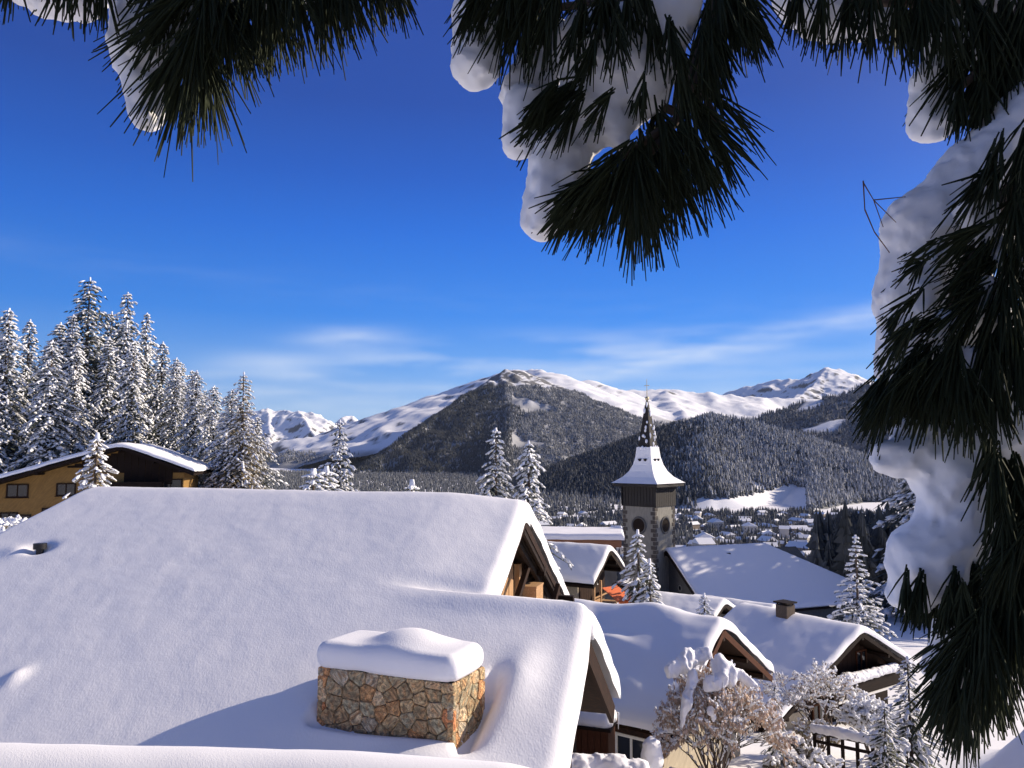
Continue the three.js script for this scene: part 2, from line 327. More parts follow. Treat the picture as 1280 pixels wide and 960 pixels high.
// ------------------------------------------------------------------ far forests (each one mass)
function conifer(tiers, sides, seed, snow) {
  const g = new GB(), r = rng(seed), GRN = [.022, .029, .030];
  for (let t = 0; t < tiers; t++) {
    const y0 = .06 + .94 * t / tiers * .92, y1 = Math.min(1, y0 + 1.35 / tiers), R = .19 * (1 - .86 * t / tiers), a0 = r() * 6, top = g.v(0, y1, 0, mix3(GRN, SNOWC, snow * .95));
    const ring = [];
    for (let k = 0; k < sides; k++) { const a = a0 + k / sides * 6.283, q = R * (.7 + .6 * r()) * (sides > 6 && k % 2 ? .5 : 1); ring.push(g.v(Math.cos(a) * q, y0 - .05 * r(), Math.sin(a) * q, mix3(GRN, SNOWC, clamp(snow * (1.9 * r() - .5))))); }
    const c = g.v(0, y0 + .03, 0, GRN);
    for (let k = 0; k < sides; k++) { const m = (k + 1) % sides; g.t(top, ring[m], ring[k]); g.t(c, ring[k], ring[m]); }
  }
  return flat(g.build());
}
function forest(name, label, spec) {                 // spec: {H, n, box, keep(x,d,h), h:[a,b], snow, seed}
  const r = rng(spec.seed), mats = [], O = new THREE.Object3D();
  const pts = []; let guard = 0;
  while (pts.length < spec.n && guard++ < spec.n * 12) {
    const x = lerp(spec.box[0], spec.box[1], r()), d = lerp(spec.box[2], spec.box[3], r()), h = spec.H(x, d);
    if (h < groundY(x, d) - 2 || !spec.keep(x, d, h, r)) continue;
    pts.push([x, Math.max(h, groundY(x, d)), d]);
  }
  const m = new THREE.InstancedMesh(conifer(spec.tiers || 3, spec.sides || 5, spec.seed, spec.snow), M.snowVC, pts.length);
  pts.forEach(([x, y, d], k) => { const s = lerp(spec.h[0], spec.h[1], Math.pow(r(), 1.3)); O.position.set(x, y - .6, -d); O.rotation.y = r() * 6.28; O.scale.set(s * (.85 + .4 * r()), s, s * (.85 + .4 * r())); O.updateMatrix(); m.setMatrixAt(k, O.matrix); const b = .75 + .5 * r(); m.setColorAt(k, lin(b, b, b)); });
  m.name = numbered(name); m.castShadow = m.receiveShadow = true; m.userData = { kind: 'stuff', label, category: 'forest' };
  scene.add(m); return m;
}
for (const [nm, lb, sd, n, sn, lo, hi] of [['hill_forest', 'conifer forest coloured darker for shade on the left flank of the round hill behind the church', 21, 15000, .1, -9, .245], ['hill_forest', 'frosted conifer forest on the right flank of the round hill behind the church', 31, 16000, .42, .245, 9]]) forest(nm, lb, { H: hillH, n, box: lo < 0 ? [-250, 640, 1080, 2200] : [200, 1250, 1080, 2200], seed: sd, h: [11, 21], snow: sn, tiers: 4,  // left flank gets little snow colour, so its shade is painted into the trees
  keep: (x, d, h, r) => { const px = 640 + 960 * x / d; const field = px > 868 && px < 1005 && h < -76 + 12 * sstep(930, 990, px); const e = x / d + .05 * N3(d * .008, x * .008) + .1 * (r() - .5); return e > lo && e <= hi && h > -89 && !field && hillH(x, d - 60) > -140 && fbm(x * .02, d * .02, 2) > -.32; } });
for (const [lb, sd, n, sn, lo, hi] of [['conifer forest on the left flank of the spur below the snowy summit, its shade put into the tree colour', 22, 30000, .1, -9, -.008], ['frosted conifer forest on the right flank of the spur below the snowy summit', 32, 26000, .4, -.008, 9]]) forest('spur_forest', lb, { H: spurH, n, box: lo < -1 ? [-1900, 60, 2050, 4500] : [-120, 1500, 2050, 4500], seed: sd, h: [11, 20], snow: sn,  // shaded side: trees darkened by cutting their snow colour
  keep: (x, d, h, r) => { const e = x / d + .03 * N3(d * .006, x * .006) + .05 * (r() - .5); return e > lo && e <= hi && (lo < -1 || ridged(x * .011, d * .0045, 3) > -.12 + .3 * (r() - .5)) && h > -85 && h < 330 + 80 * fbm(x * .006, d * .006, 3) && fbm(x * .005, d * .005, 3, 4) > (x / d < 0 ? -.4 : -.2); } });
forest('slope_forest', 'dark conifer forest on the slope at right beyond the hill', { H: rightH, n: 16000, box: [500, 2300, 1950, 3400], seed: 23, h: [12, 22], snow: .25,
  keep: (x, d, h) => h > -85 && fbm(x * .006, d * .006, 3, 4) < .16 });
forest('plateau_forest', 'scattered conifer forest along the lower edge of the snow plateau', { H: massifH, n: 9000, box: [-2600, 2600, 4050, 5600], seed: 24, h: [12, 20], snow: .4,
  keep: (x, d, h, r) => h > -60 && h < (x / d < -.03 ? -10 : 170) + 110 * fbm(x * .004, d * .004, 4, 7) });
forest('valley_forest', 'conifer wood painted dark in place of shade on the near valley side below the hill', { H: (x, d) => groundY(x, d) + 14 * sstep(150, 240, x), n: 3400, box: [60, 520, 140, 640], seed: 25, h: [13, 22], snow: .06, tiers: 11, sides: 14,  // almost no snow colour here: dark trees stand in for shade
  keep: (x, d) => x / d > (d > 360 ? .425 : .40) + .03 * N3(d * .05, 1) && x / d < .62 });
forest('town_trees', 'small snowy trees scattered among the houses of the far town', { H: groundY, n: 9000, box: [10, 620, 210, 1150], seed: 26, h: [5, 13], snow: .16,
  keep: (x, d) => { const px = 640 + 960 * x / d; return px > 670 && px < 1150 && fbm(x * .02, d * .012, 3, 6) > (d < 350 ? -.2 : -.08); } });
forest('floor_forest', 'dark conifer forest on the valley floor below the spur', { H: groundY, n: 15000, box: [-1500, 420, 800, 3300], seed: 27, h: [11, 19], snow: .2,
  keep: (x, d) => { const px = 640 + 960 * x / d; return px > 200 && px < 775 && (d > 1150 || px < 660) && fbm(x * .004, d * .003, 3, 6) > -.3; } });

// ------------------------------------------------------------------ snow on roofs
// local frame of a house: x along the ridge (gable end at x = 0, house towards -x), z across (z > 0 is the slope nearer the camera)
function roofSnow({ xL, xR, zF, zN, Y, th = .4, r = .2, nx = 60, nz = 60, bottom = .02, xMid }) {
  const prof = (n) => { const a = []; a.push([0, -th, 1]); for (let k = 0; k <= 6; k++) { const f = (1 - k / 6) * Math.PI / 2; a.push([r - r * Math.sin(f), -(r - r * Math.cos(f)), 0]); } const L = a.slice(), R = a.slice().reverse(); return [L, n, R]; };
  const span = (lo, hi, [L, n, R]) => { const out = L.map(e => [lo + e[0] + e[2] * bottom, e[1]]); for (let k = 1; k < n; k++) out.push([lerp(lo + r, hi - r, k / n), 0]); for (const e of R) out.push([hi - e[0] - e[2] * bottom, e[1]]); return out; };
  const rows = span(zF, zN, prof(nz)), g = new GB(); let nc = 0;
  for (const [z, a] of rows) {
    const cols = span(xL(z), xR(z), prof(nx)); nc = cols.length; if (xMid !== undefined) for (let k = 1; k < nx; k++) { const t = k / nx; cols[7 + k][0] = t < .75 ? lerp(xL(z) + r, xMid, t / .75) : lerp(xMid, xR(z) - r, (t - .75) / .25); }
    for (const [x, b] of cols) g.v(x, Y(x, z) - Math.min(th, -(a + b)), z);
  }
  for (let j = 0; j < rows.length - 1; j++) for (let i = 0; i < nc - 1; i++) { const k = j * nc + i; g.q(k, k + nc, k + nc + 1, k + 1); }
  return g.build(.5);
}
const soft = (z, w) => Math.sqrt(z * z + w * w) - w;

function frameBars(w, h, t, dep, cross) {
  const b = [[w, t, dep, 0, h / 2 - t / 2, 0], [w, t, dep, 0, -h / 2 + t / 2, 0], [t, h - 2 * t, dep, -w / 2 + t / 2, 0, 0], [t, h - 2 * t, dep, w / 2 - t / 2, 0, 0]];
  for (let k = 1; k < cross; k++) b.push([t * .8, h - 2 * t, dep * .9, -w / 2 + w * k / cross, 0, 0]);
  return boxes(b);
}
// a window on a wall: turn 0 faces +z, PI/2 faces +x
function windowOn(parent, [x, y, z], turn, w, h, mat, cross = 2, sill = true) {
  const f = part('window', frameBars(w, h, Math.min(.09, w * .09), .08, cross), mat, parent); f.position.set(x, y, z); f.rotation.y = turn;
  const n = cross, t = .09;
  for (let k = 0; k < n; k++) { const p = part('pane', new THREE.BoxGeometry(w / n - .02, h - .1, .02), M.glass, f); p.position.set(-w / 2 + w * (k + .5) / n, 0, -.02); }
  if (sill) { const s = part('sill', new THREE.BoxGeometry(w + .12, .05, .14), mat, f); s.position.set(0, -h / 2 - .03, .03); }
  return f;
}
// generic chalet; returns the group and its measures. apex: ridge end of the snow at the gable, world
function chalet(o) {
  const { name, label, apex, theta, L, wN, wF, mN, mF, snow = .35, over = .9, eave = .7, wallH = 3, wall = M.beige, gable = null, deck = M.woodDark } = o;
  const base = o.baseY ?? Math.min(groundY(apex.x, -apex.z), groundY(apex.x - L * .6, -apex.z)) - .4;
  const G = thing(name, label, 'house', V3(apex.x, base, apex.z), o.group, -theta * Math.PI / 180);
  const h = apex.y - base, th = .16, dy = snow * 1.08;
  const seed = o.seed || 1;
  const lump = o.lump || (() => 0);
  part('roof_snow', roofSnow({ xL: z => -L + .08 * N3(z * .9, seed), xR: z => .12 + .07 * N3(z * 1.1, seed + 4), zF: -wF - .1, zN: wN + .12, th: snow, r: snow * .62, nx: o.nx || 40, nz: o.nz || 36,
    Y: (x, z) => h - (z > 0 ? mN : mF) * soft(z, .35) + .11 * fbm(x * .55 + seed, z * .55, 3) + .02 * fbm(x * 3, z * 3 + seed, 2) + lump(x, z) }), M.snow, G);
  const y0 = h - dy;
  part('roof_slope', ringSlab([V3(0, y0, 0), V3(0, y0 - mN * wN, wN), V3(-L, y0 - mN * wN, wN), V3(-L, y0, 0)], th), deck, G);
  part('roof_slope', ringSlab([V3(0, y0 - .003, -.004), V3(-L, y0 - .003, -.004), V3(-L, y0 - mF * wF, -wF), V3(0, y0 - mF * wF, -wF)], th), deck, G);
  const zN = wN - eave, zF = -(wF - eave), gt = z => y0 - th - (z > 0 ? mN : mF) * Math.abs(z) - .02;
  { // walls: a gabled prism
    const s = new THREE.Shape([[zN, 0], [zN, gt(zN)], [0, gt(0)], [zF, gt(zF)], [zF, 0]].map(p => new THREE.Vector2(-p[0], p[1])));
    const g = new THREE.ExtrudeGeometry(s, { depth: L - 2 * over, bevelEnabled: false }); g.rotateY(Math.PI / 2); g.translate(-L + over, 0, 0);
    planarUV(g, .5); part('wall', g, wall, G);
  }
  // barge boards at the gable end
  for (const [w, m, s] of [[wN, mN, 1], [wF, mF, -1]]) {
    const len = Math.hypot(w, m * w), b = part('barge_board', new THREE.BoxGeometry(.05, .22, len), o.barge || deck, G);
    b.position.set(.03, y0 - th * .45 - m * w / 2, s * w / 2); b.rotation.x = s * Math.atan(m);
  }
  // purlin beams under the overhang
  for (const z of [0, zN * .55, zF * .55, zN * .98, zF * .98]) { const b = part('beam', new THREE.BoxGeometry(over + .2, .16, .14), deck, G); b.position.set(-over / 2 - .05, y0 - th - (z > 0 ? mN : mF) * Math.abs(z) - .12, z); }
  if (gable) { // vertical boards on the gable wall
    const n = gable.n, lo = gable.lo;
    for (let k = 0; k < n; k++) {
      const z0 = lerp(zF, zN, k / n), z1 = lerp(zF, zN, (k + 1) / n), zm = (z0 + z1) / 2, top = gt(Math.abs(z0) > Math.abs(z1) ? z0 : z1) - .05;
      if (top < lo + .1) continue;
      const b = part('board', new THREE.BoxGeometry(.04, top - lo, z1 - z0 - .012), gable.mat, G); b.position.set(-over + .02 + .006 * (k % 2), (top + lo) / 2, zm);
    }
  }
  return { G, h, base, y0, zN, zF, over, gt, loc: p => G.worldToLocal((G.updateMatrixWorld(), p.clone())) };
}

// ------------------------------------------------------------------ the big snowy roof in front
const MAIN = (() => {
  const apex = at(650, 617, 14), TH = 17 * Math.PI / 180, m = .40, base = -9.2, h = apex.y - base;
  const G = thing('chalet', 'large chalet in the foreground with a thick blanket of snow on its broad roof', 'house', V3(apex.x, base, apex.z), undefined, -TH);
  const snow = .42, zN = 7.4, zF = -9, zW = 3.2;
  const wing = z => sstep(zW - .16, zW + .12, z);
  const xR = z => lerp(.15 + (z > 0 ? .11 : .13) * z, 1.95 + .085 * (z - zW), wing(z)) + .03 * N3(z * 1.4, 2.2);
  const C = { x0: -.70, x1: 1.02, z0: 4.90, z1: 5.66 };  // chimney
  const Y = (x, z) => {
    let y = h - m * soft(z, .22) + .022 * fbm(x * .5, z * .5, 3) + .012 * fbm(x * 1.7, z * 1.7, 3) + .004 * fbm(x * 7, z * 7, 2);
    y -= .10 * sstep(1.4, -.2, Math.abs(x - xR(z) + .2)) * (z < zW ? 1 : .35) * (z > -.5 ? 1 : 0);
    y += .05 * Math.exp(-Math.pow((z - zW - .15) / .22, 2)) * sstep(-1.1, .6, x);
    y -= .05 * Math.exp(-Math.pow((z - zW + .25) / .2, 2)) * sstep(-1.6, 0, x);
    // hollow melted round the chimney, banked up at its front
    const dx = Math.max(C.x0 - x, x - C.x1, 0), dz = Math.max(C.z0 - z, z - C.z1, 0), dd = Math.hypot(dx, dz);
    y -= .30 * Math.exp(-Math.pow(dd / (x > C.x1 ? .17 : .07), 2)) * (x > C.x1 ? 1 : .5);
    y += .10 * Math.exp(-Math.pow((x - C.x1 - .35) / .24, 2) - Math.pow((z - 4.75) / .5, 2));
    y += .11 * Math.exp(-Math.pow((x - .75) / .55, 2) - Math.pow((z - 6.15) / .3, 2));
    y -= .06 * Math.exp(-Math.pow((x + .1) / .6, 2) - Math.pow((z - 6.0) / .25, 2));
    // hollow at the vent pipe, and the small bump low at the left
    y -= .16 * Math.exp(-Math.pow((x + 8.2) / .22, 2) - Math.pow((z - 2.6) / .16, 2));
    y += .05 * Math.exp(-Math.pow((x + 8.55) / .35, 2) - Math.pow((z - 2.75) / .2, 2));
    y += .07 * Math.exp(-Math.pow((x + 5.12) / .13, 2) - Math.pow((z - 5.6) / .16, 2));
    return y;
  };
  part('roof_snow', roofSnow({ xL: z => -9.75 + .05 * N3(z, 7) - .02 * Math.abs(z), xR, zF, zN, Y, th: snow, r: .2, nx: 190, nz: 300, xMid: -1.6 }), M.snow, G);
  const y0 = h - snow * 1.06, dk = (x, z) => V3(x, y0 - m * Math.abs(z), z);
  part('roof_slope', ringSlab([dk(.1, 0), dk(.42, zW), dk(1.82, zW + .02), dk(2.1, zN), dk(-9.7, zN), dk(-9.7, 0)], .16), M.woodDark, G);
  part('roof_slope', ringSlab([dk(.1, -.01), dk(-9.7, -.01), dk(-9.7, zF), dk(.1 + .13 * zF, zF)], .16), M.woodDark, G);
  // barge boards: an outer and an inner one each side
  const board = (a, b, t, w, mat) => { const d = V3().subVectors(b, a), q = part('barge_board', new THREE.BoxGeometry(t, w, d.length()), mat, G); q.position.copy(a).add(b).multiplyScalar(.5); q.lookAt(q.position.clone().add(d)); q.rotation.setFromQuaternion(new THREE.Quaternion().setFromRotationMatrix(new THREE.Matrix4().lookAt(V3(), d.clone().negate(), V3(0, 1, 0)))); return q; };
  const dn = (x, z, k) => { const p = dk(x, z); p.y -= k; return p; };
  board(dn(.05, -.05, .14), dn(.05 + .13 * zF, zF, .14), .05, .24, M.woodBlack);
  board(dn(-.12, -.1, .24), dn(-.12 + .13 * zF, zF, .24), .08, .26, M.woodBlack);
  board(dn(-.05, .05, .2), dn(.28, zW - .1, .2), .05, .2, M.woodDark);
  // soffit planks under the far overhang
  for (let k = 0; k < 11; k++) { const x0 = -.95 + .085 * k, q = board(dn(x0, -.2, .21), dn(x0 + .13 * zF, zF, .21), .075, .03, M.woodBlack); q.name = 'soffit_board'; }
  // walls
  const wallX = -.75, gt = z => y0 - .2 - m * Math.abs(z);
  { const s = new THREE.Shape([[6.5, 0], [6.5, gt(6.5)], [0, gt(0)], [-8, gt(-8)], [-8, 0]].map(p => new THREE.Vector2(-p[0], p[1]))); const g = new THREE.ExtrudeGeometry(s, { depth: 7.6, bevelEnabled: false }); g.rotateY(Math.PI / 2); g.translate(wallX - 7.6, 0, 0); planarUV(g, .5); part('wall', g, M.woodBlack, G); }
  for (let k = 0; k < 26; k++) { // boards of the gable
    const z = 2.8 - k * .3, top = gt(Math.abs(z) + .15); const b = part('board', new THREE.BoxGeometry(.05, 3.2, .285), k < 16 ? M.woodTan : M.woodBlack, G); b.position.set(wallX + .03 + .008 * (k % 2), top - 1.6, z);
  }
  // pale boarded corner of the gable, in the sun
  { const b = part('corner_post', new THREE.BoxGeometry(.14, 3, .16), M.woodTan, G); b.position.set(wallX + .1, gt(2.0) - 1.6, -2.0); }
  { const b = part('balcony_box', boxes([[.3, .5, .55, 0, 0, 0], [.32, .04, .58, 0, .27, 0]]), M.woodTan, G); b.position.set(wallX + .28, h - 2.33, -2.55); }
  for (const z of [-1.6, -4]) { const b = part('brace', boxes([[.1, .12, 1.3, 0, 0, 0, 0, 0, .6]]), M.woodDark, G); b.position.set(wallX + .35, gt(z) - .5, z); }
  for (const z of [0, -2.8, -5.6, 2.4]) { const b = part('beam', new THREE.BoxGeometry(.5, .2, .16), M.woodBlack, G); b.position.set(wallX + .24, gt(z) - .02, z); }
  // the lower wing at the right: its far slope falls away behind its own ridge
  { const mw = .74, y1 = y0 - m * zW, w = 1.9;
    part('wing_roof_slope', ringSlab([V3(1.84, y1 - .01, zW - .02), V3(-.5, y1 - .01, zW - .02), V3(-.5, y1 - mw * w, zW - w), V3(1.84, y1 - mw * w, zW - w)], .14), M.woodDark, G);
    part('wing_roof_snow', roofSnow({ xL: () => -.5, xR: z => 1.97 + .03 * N3(z * 2, 9), zF: zW - w - .1, zN: zW + .1, th: .38, r: .17, nx: 24, nz: 24, Y: (x, z) => h - m * zW - .03 - mw * soft(Math.min(0, z - zW), .15) + .02 * fbm(x, z, 2) }), M.snow, G);
    board(V3(1.86, y1 - .14, zW - .03), V3(1.86, y1 - .14 - mw * w, zW - w), .06, .26, M.woodDark);
    board(V3(1.70, y1 - .18, zW + .05), V3(1.95, y1 - .18 - m * 3.6, zW + 3.6), .06, .22, M.woodDark);
    const s = new THREE.Shape([[6.4, 0], [6.4, y1 - .2 - m * 3.2], [zW, y1 - .2], [zW - 1.3, y1 - .2 - mw * 1.3], [zW - 1.3, 0]].map(p => new THREE.Vector2(-p[0], p[1])));
    const g = new THREE.ExtrudeGeometry(s, { depth: 2.2, bevelEnabled: false }); g.rotateY(Math.PI / 2); g.translate(wallX - .1, 0, 0); planarUV(g, .5); part('wing_wall', g, M.woodBlack, G);
    for (const z of [zW - .9, zW, zW + 1.4]) { const b = part('beam', new THREE.BoxGeometry(.6, .18, .16), M.woodDark, G); b.position.set(1.25, y1 - .3 - (z < zW ? mw * (zW - z) : m * (z - zW)), z); }
    part('icicle', bar(V3(1.95, y1 - mw * w - .1, zW - w), V3(1.95, y1 - mw * w - .35, zW - w), .02, .003, 5), M.snowFar, G);
  }
  return { G, base, h, m, C, Y, TH };
})();

{ // stone chimney on the foreground roof
  const { G, C, h, m, base } = MAIN; G.updateMatrixWorld();
  const cx = (C.x0 + C.x1) / 2, cz = (C.z0 + C.z1) / 2, w = C.x1 - C.x0, dp = C.z1 - C.z0;
  const bottom = h - m * cz - 1.6, top = G.worldToLocal(at(490, 843, 8.62)).y, H = top - bottom;
  const o = thing('stone_chimney', 'squat chimney of rough brown and ochre stones topped with a pillow of snow', 'chimney', G.localToWorld(V3(cx, bottom, cz)), undefined, -MAIN.TH - .11);
  part('mortar_core', new THREE.BoxGeometry(w - .05, H, dp - .05).translate(0, H / 2, 0), plaster([.46, .42, .35], 31), o);
  const cols = [[.66, .58, .44], [.60, .51, .38], [.72, .64, .51], [.72, .54, .37], [.74, .50, .34], [.58, .55, .45], [.53, .47, .36], [.74, .67, .55], [.66, .52, .36], [.62, .58, .50]];
  const mats = cols.map((c, k) => { const r = rng(40 + k); const t = noiseTex((u, v) => { const n = .95 + .45 * tile(u, v, 2, k) + .3 * tile(u, v, 6, k + 3) + .18 * (r() - .5), ru = clamp(.3 + 1.6 * tile(u, v, 1.6, k + 9)); return mix3(c, [.70, .47, .28], ru * .38).map(x => x * n * 1.1); }, 128, true); return new THREE.MeshStandardMaterial({ color: 0xffffff, map: t, roughness: .9, bumpMap: t, bumpScale: .02 }); });
  const r = rng(77);
  function face(fw, n, turn, tx, tz) {
    const pts = []; let guard = 0;
    while (pts.length < n && guard++ < 4000) { const p = [(r() - .5) * fw, r() * H]; if (pts.every(q => Math.hypot((q[0] - p[0]) * .68, q[1] - p[1]) > .108)) pts.push(p); }
    pts.forEach((p, i) => {
      let poly = [[-fw / 2, 0], [fw / 2, 0], [fw / 2, H], [-fw / 2, H]];
      pts.forEach((q, j) => {
        if (j === i) return;
        const nx = q[0] - p[0], ny = q[1] - p[1], L = Math.hypot(nx, ny), c = (L / 2 - .006), out = [];
        const s = v => ((v[0] - p[0]) * nx + (v[1] - p[1]) * ny) / L - c;
        for (let k = 0; k < poly.length; k++) { const A = poly[k], B = poly[(k + 1) % poly.length], a = s(A), b = s(B); if (a <= 0) out.push(A); if ((a < 0) !== (b < 0)) { const t = a / (a - b); out.push([lerp(A[0], B[0], t), lerp(A[1], B[1], t)]); } }
        poly = out;
      });
      if (poly.length < 3) return;
      // cut the corners a little so the stones are not sharp cells
      const rd = []; poly.forEach((B, k) => { const A = poly[(k + poly.length - 1) % poly.length], D = poly[(k + 1) % poly.length]; const q = .12; rd.push([lerp(B[0], A[0], q), lerp(B[1], A[1], q)], [lerp(B[0], D[0], q), lerp(B[1], D[1], q)]); });
      const sh = new THREE.Shape(rd.map(v => new THREE.Vector2(p[0] + (v[0] - p[0]) * .97, p[1] + (v[1] - p[1]) * .97)));
      const g = new THREE.ExtrudeGeometry(sh, { depth: .03 + .012 * r(), bevelEnabled: true, bevelThickness: .016, bevelSize: .007, bevelSegments: 1, steps: 1 }); g.translate(0, 0, -.035);
      const uv = g.attributes.uv; for (let k = 0; k < uv.count; k++) uv.setXY(k, uv.getX(k) * 2.2 + i * .37, uv.getY(k) * 2.2 + i * .61);
      const s = part('stone', g, mats[[0, 1, 2, 5, 6, 7, 8, 9, 0, 1, 2, 8, 6, 5, 3, 4][Math.floor(r() * 16)]], o); s.rotation.set(0, turn + (r() - .5) * .008, 0); s.position.set(tx, 0, tz);
    });
  }
  face(w, 210, 0, 0, dp / 2 - .02); face(dp, 120, Math.PI / 2, w / 2 - .02, 0); face(dp, 34, -Math.PI / 2, -w / 2 + .02, 0); face(w, 46, Math.PI, 0, -dp / 2 + .02);
  part('cap_slab', new THREE.BoxGeometry(w - .06, .03, dp - .06).translate(0, H + .01, 0), M.woodBlack, o);
  const a = w / 2 + .03, b = dp / 2 + .03;
  const f = (x, y, z) => {
    const edge = .02 * N3(x * 4, z * 4, 1.5), rr = .13, q = [Math.abs(x) - a - edge + rr, Math.abs(y - .165) - .15 + rr, Math.abs(z) - b - edge + rr];
    let d = Math.hypot(Math.max(q[0], 0), Math.max(q[1], 0), Math.max(q[2], 0)) + Math.min(0, Math.max(...q)) - rr;
    const e = (Math.hypot((x - .08) / .36, (y - .30) / .15, (z + .05) / .30) - 1) * .14;
    d = smin(d, e, .12);
    d = Math.max(d, -(y - .02 + .012 * N3(x * 9, z * 9)));
    return d + .012 * N3(x * 2.2, y * 2.2, z * 2.2);
  };
  const s = part('snow_cap', nets(f, [-a - .15, -.08, -b - .15], [a + .15, .62, b + .15], .025), M.snow, o); s.position.y = H - .03;
}
{ // short vent pipe poking out of the foreground roof
  const G = MAIN.G, p = G.localToWorld(V3(-8.18, MAIN.Y(-8.18, 2.58) - .25, 2.58));
  const o = thing('vent_pipe', 'short black vent pipe poking out of the snow at the left of the foreground roof', 'vent', p);
  part('pipe', new THREE.CylinderGeometry(.06, .06, .4, 16).translate(0, .2, 0), M.iron, o);
  part('cap', new THREE.CylinderGeometry(.11, .11, .1, 16).translate(0, .42, 0), M.iron, o);
}

// ------------------------------------------------------------------ other houses
{ // yellow house among the trees at left, gable towards the camera
  const c = chalet({ name: 'chalet', label: 'ochre plastered chalet with dark timber gable below the snowy trees', apex: at(150, 553, 58), theta: 78, L: 9, wN: 11.2, wF: 5.3, mN: .31, mF: .38, snow: .3, over: 1.5, eave: 1.0, wall: M.yellow, deck: M.woodBlack, baseY: -9.5, seed: 3 });
  const { G, gt, zN, zF, over, loc } = c, X = -over + .03;
  for (let k = 0; k < 20; k++) { // dark boards over the upper gable
    const z0 = -5 + k * .5, z = z0 + .25; const t = gt(Math.max(Math.abs(z0), Math.abs(z0 + .5))) - .03, lo = k < 14 ? (k > 2 && k < 10 ? 7.0 : 7.9) : 8.3; if (t < lo) continue;
    const b = part('board', new THREE.BoxGeometry(.06, t - lo, .48), M.woodBlack, G); b.position.set(X, (t + lo) / 2, z);
  }
  const onWall = (px, py) => { const p = at(px, py, 58.5), q = loc(p); return [X + .02, q.y, q.z]; };
  for (const [px, py, w, h, n] of [[26, 613, 1.5, 1.0, 2], [82, 612, 1.35, .95, 2], [207, 607, 1.7, .9, 2], [16, 648, 1.2, 1.0, 2], [33, 652, .95, 1.1, 1], [62, 643, 1.0, 1.0, 2]]) { const q = onWall(px, py); windowOn(G, q, Math.PI / 2, w, h, M.woodDark, n); }
  { const q = onWall(163, 600), b = part('balcony', boxes([[1.1, .12, 4.4, .5, -.6, 0], [.06, .9, 4.4, 1.03, -.1, 0], [.5, .9, .06, .5, -.1, 2.17], [.5, .9, .06, .5, -.1, -2.17]]), M.woodBlack, G); b.position.set(X, q[1] - .5, q[2]); }
}
{ // house right of the foreground wing
  const c = chalet({ name: 'chalet', label: 'beige chalet beside the foreground roof, its shaded snowy roof above the tan leafed bush', apex: at(903, 772, 28), theta: 36, L: 11, wN: 4.4, wF: 5.2, mN: .56, mF: .54, snow: .42, over: 1.0, eave: 1.0, wall: M.beige, deck: M.woodDark, barge: M.woodBrown, baseY: -12.4, seed: 12, nx: 70, nz: 60,
    lump: (x, z) => .16 * fbm(x * .35, z * .9 + 4, 2) + .25 * Math.exp(-Math.pow((x + 2.6) / 1.1, 2) - Math.pow((z + .2) / .7, 2)) - .12 * Math.exp(-Math.pow((x + 5) / .5, 2) - Math.pow((z - .5) / .5, 2)) + .07 * Math.exp(-Math.pow((x + 3.2) / .8, 2) - Math.pow((z - 1.9) / .22, 2)) });
  const { G, zN, gt, over } = c, Z = zN + .03;
  const L0 = gt(zN);
  part('plinth_ledge', new THREE.BoxGeometry(8.6, .22, .55).translate(-5.2, L0 - .55, zN + .26), M.beige, G);
  part('ledge_snow', lumps([[-9.4, L0 - .36, zN + .34, -1.0, L0 - .36, zN + .34, .13, .13]], .1, .05, .05), M.snow, G);
  windowOn(G, [-4.5, L0 - 1.65, Z], 0, 1.9, 1.45, M.whiteFrame, 2); windowOn(G, [-1.9, L0 - 1.65, Z], 0, 1.2, 1.45, M.whiteFrame, 2);
  for (let k = 0; k < 16; k++) { const x = -9.6 + k * .57, l = .15 + .35 * Math.abs(N3(k * 1.7, 3)); part('icicle', bar(V3(x, L0 - .12, zN + .98), V3(x, L0 - .12 - l, zN + .98), .022, .003, 5), M.snowFar, G); }
  for (let k = 0; k < 18; k++) { const z = -3.6 + k * .4, t = gt(Math.abs(z) + .2) - .03; const b = part('board', new THREE.BoxGeometry(.05, 1.8, .385), M.woodDark, G); b.position.set(-over + .03, t - .9, z); }
}
{ // small brown shed with a rounded cap of snow
  const p = at(742, 905, 23.2), by = groundY(p.x, 23.2) - .3, o = thing('garden_shed', 'small brown board shed with rounded snow cap beside the beige chalet', 'shed', V3(p.x, by, p.z), undefined, -.35), H = p.y - by;
  part('wall', new THREE.BoxGeometry(1.3, H, .9).translate(-.15, H / 2, 0), M.woodDark, o);
  for (let k = 0; k < 7; k++) part('board', new THREE.BoxGeometry(.175, H - .04, .03).translate(-.72 + k * .19, H / 2, .47 + .004 * (k % 2)), M.woodBrown, o);
  for (let k = 0; k < 5; k++) part('board', new THREE.BoxGeometry(.03, H - .04, .165).translate(.52, H / 2, -.36 + k * .18), M.woodBrown, o);
  part('roof', new THREE.BoxGeometry(1.55, .08, 1.1).translate(-.15, H + .04, 0), M.woodBlack, o);
  const s = part('snow_cap', lumps([[-.7, 0, -.25, .4, 0, -.25, .27, .25], [-.7, 0, .25, .4, 0, .25, .27, .25], [-.1, .06, 0, .2, .05, 0, .3, .25]], .25, .03, .05), M.snow, o); s.position.y = H + .2;
}
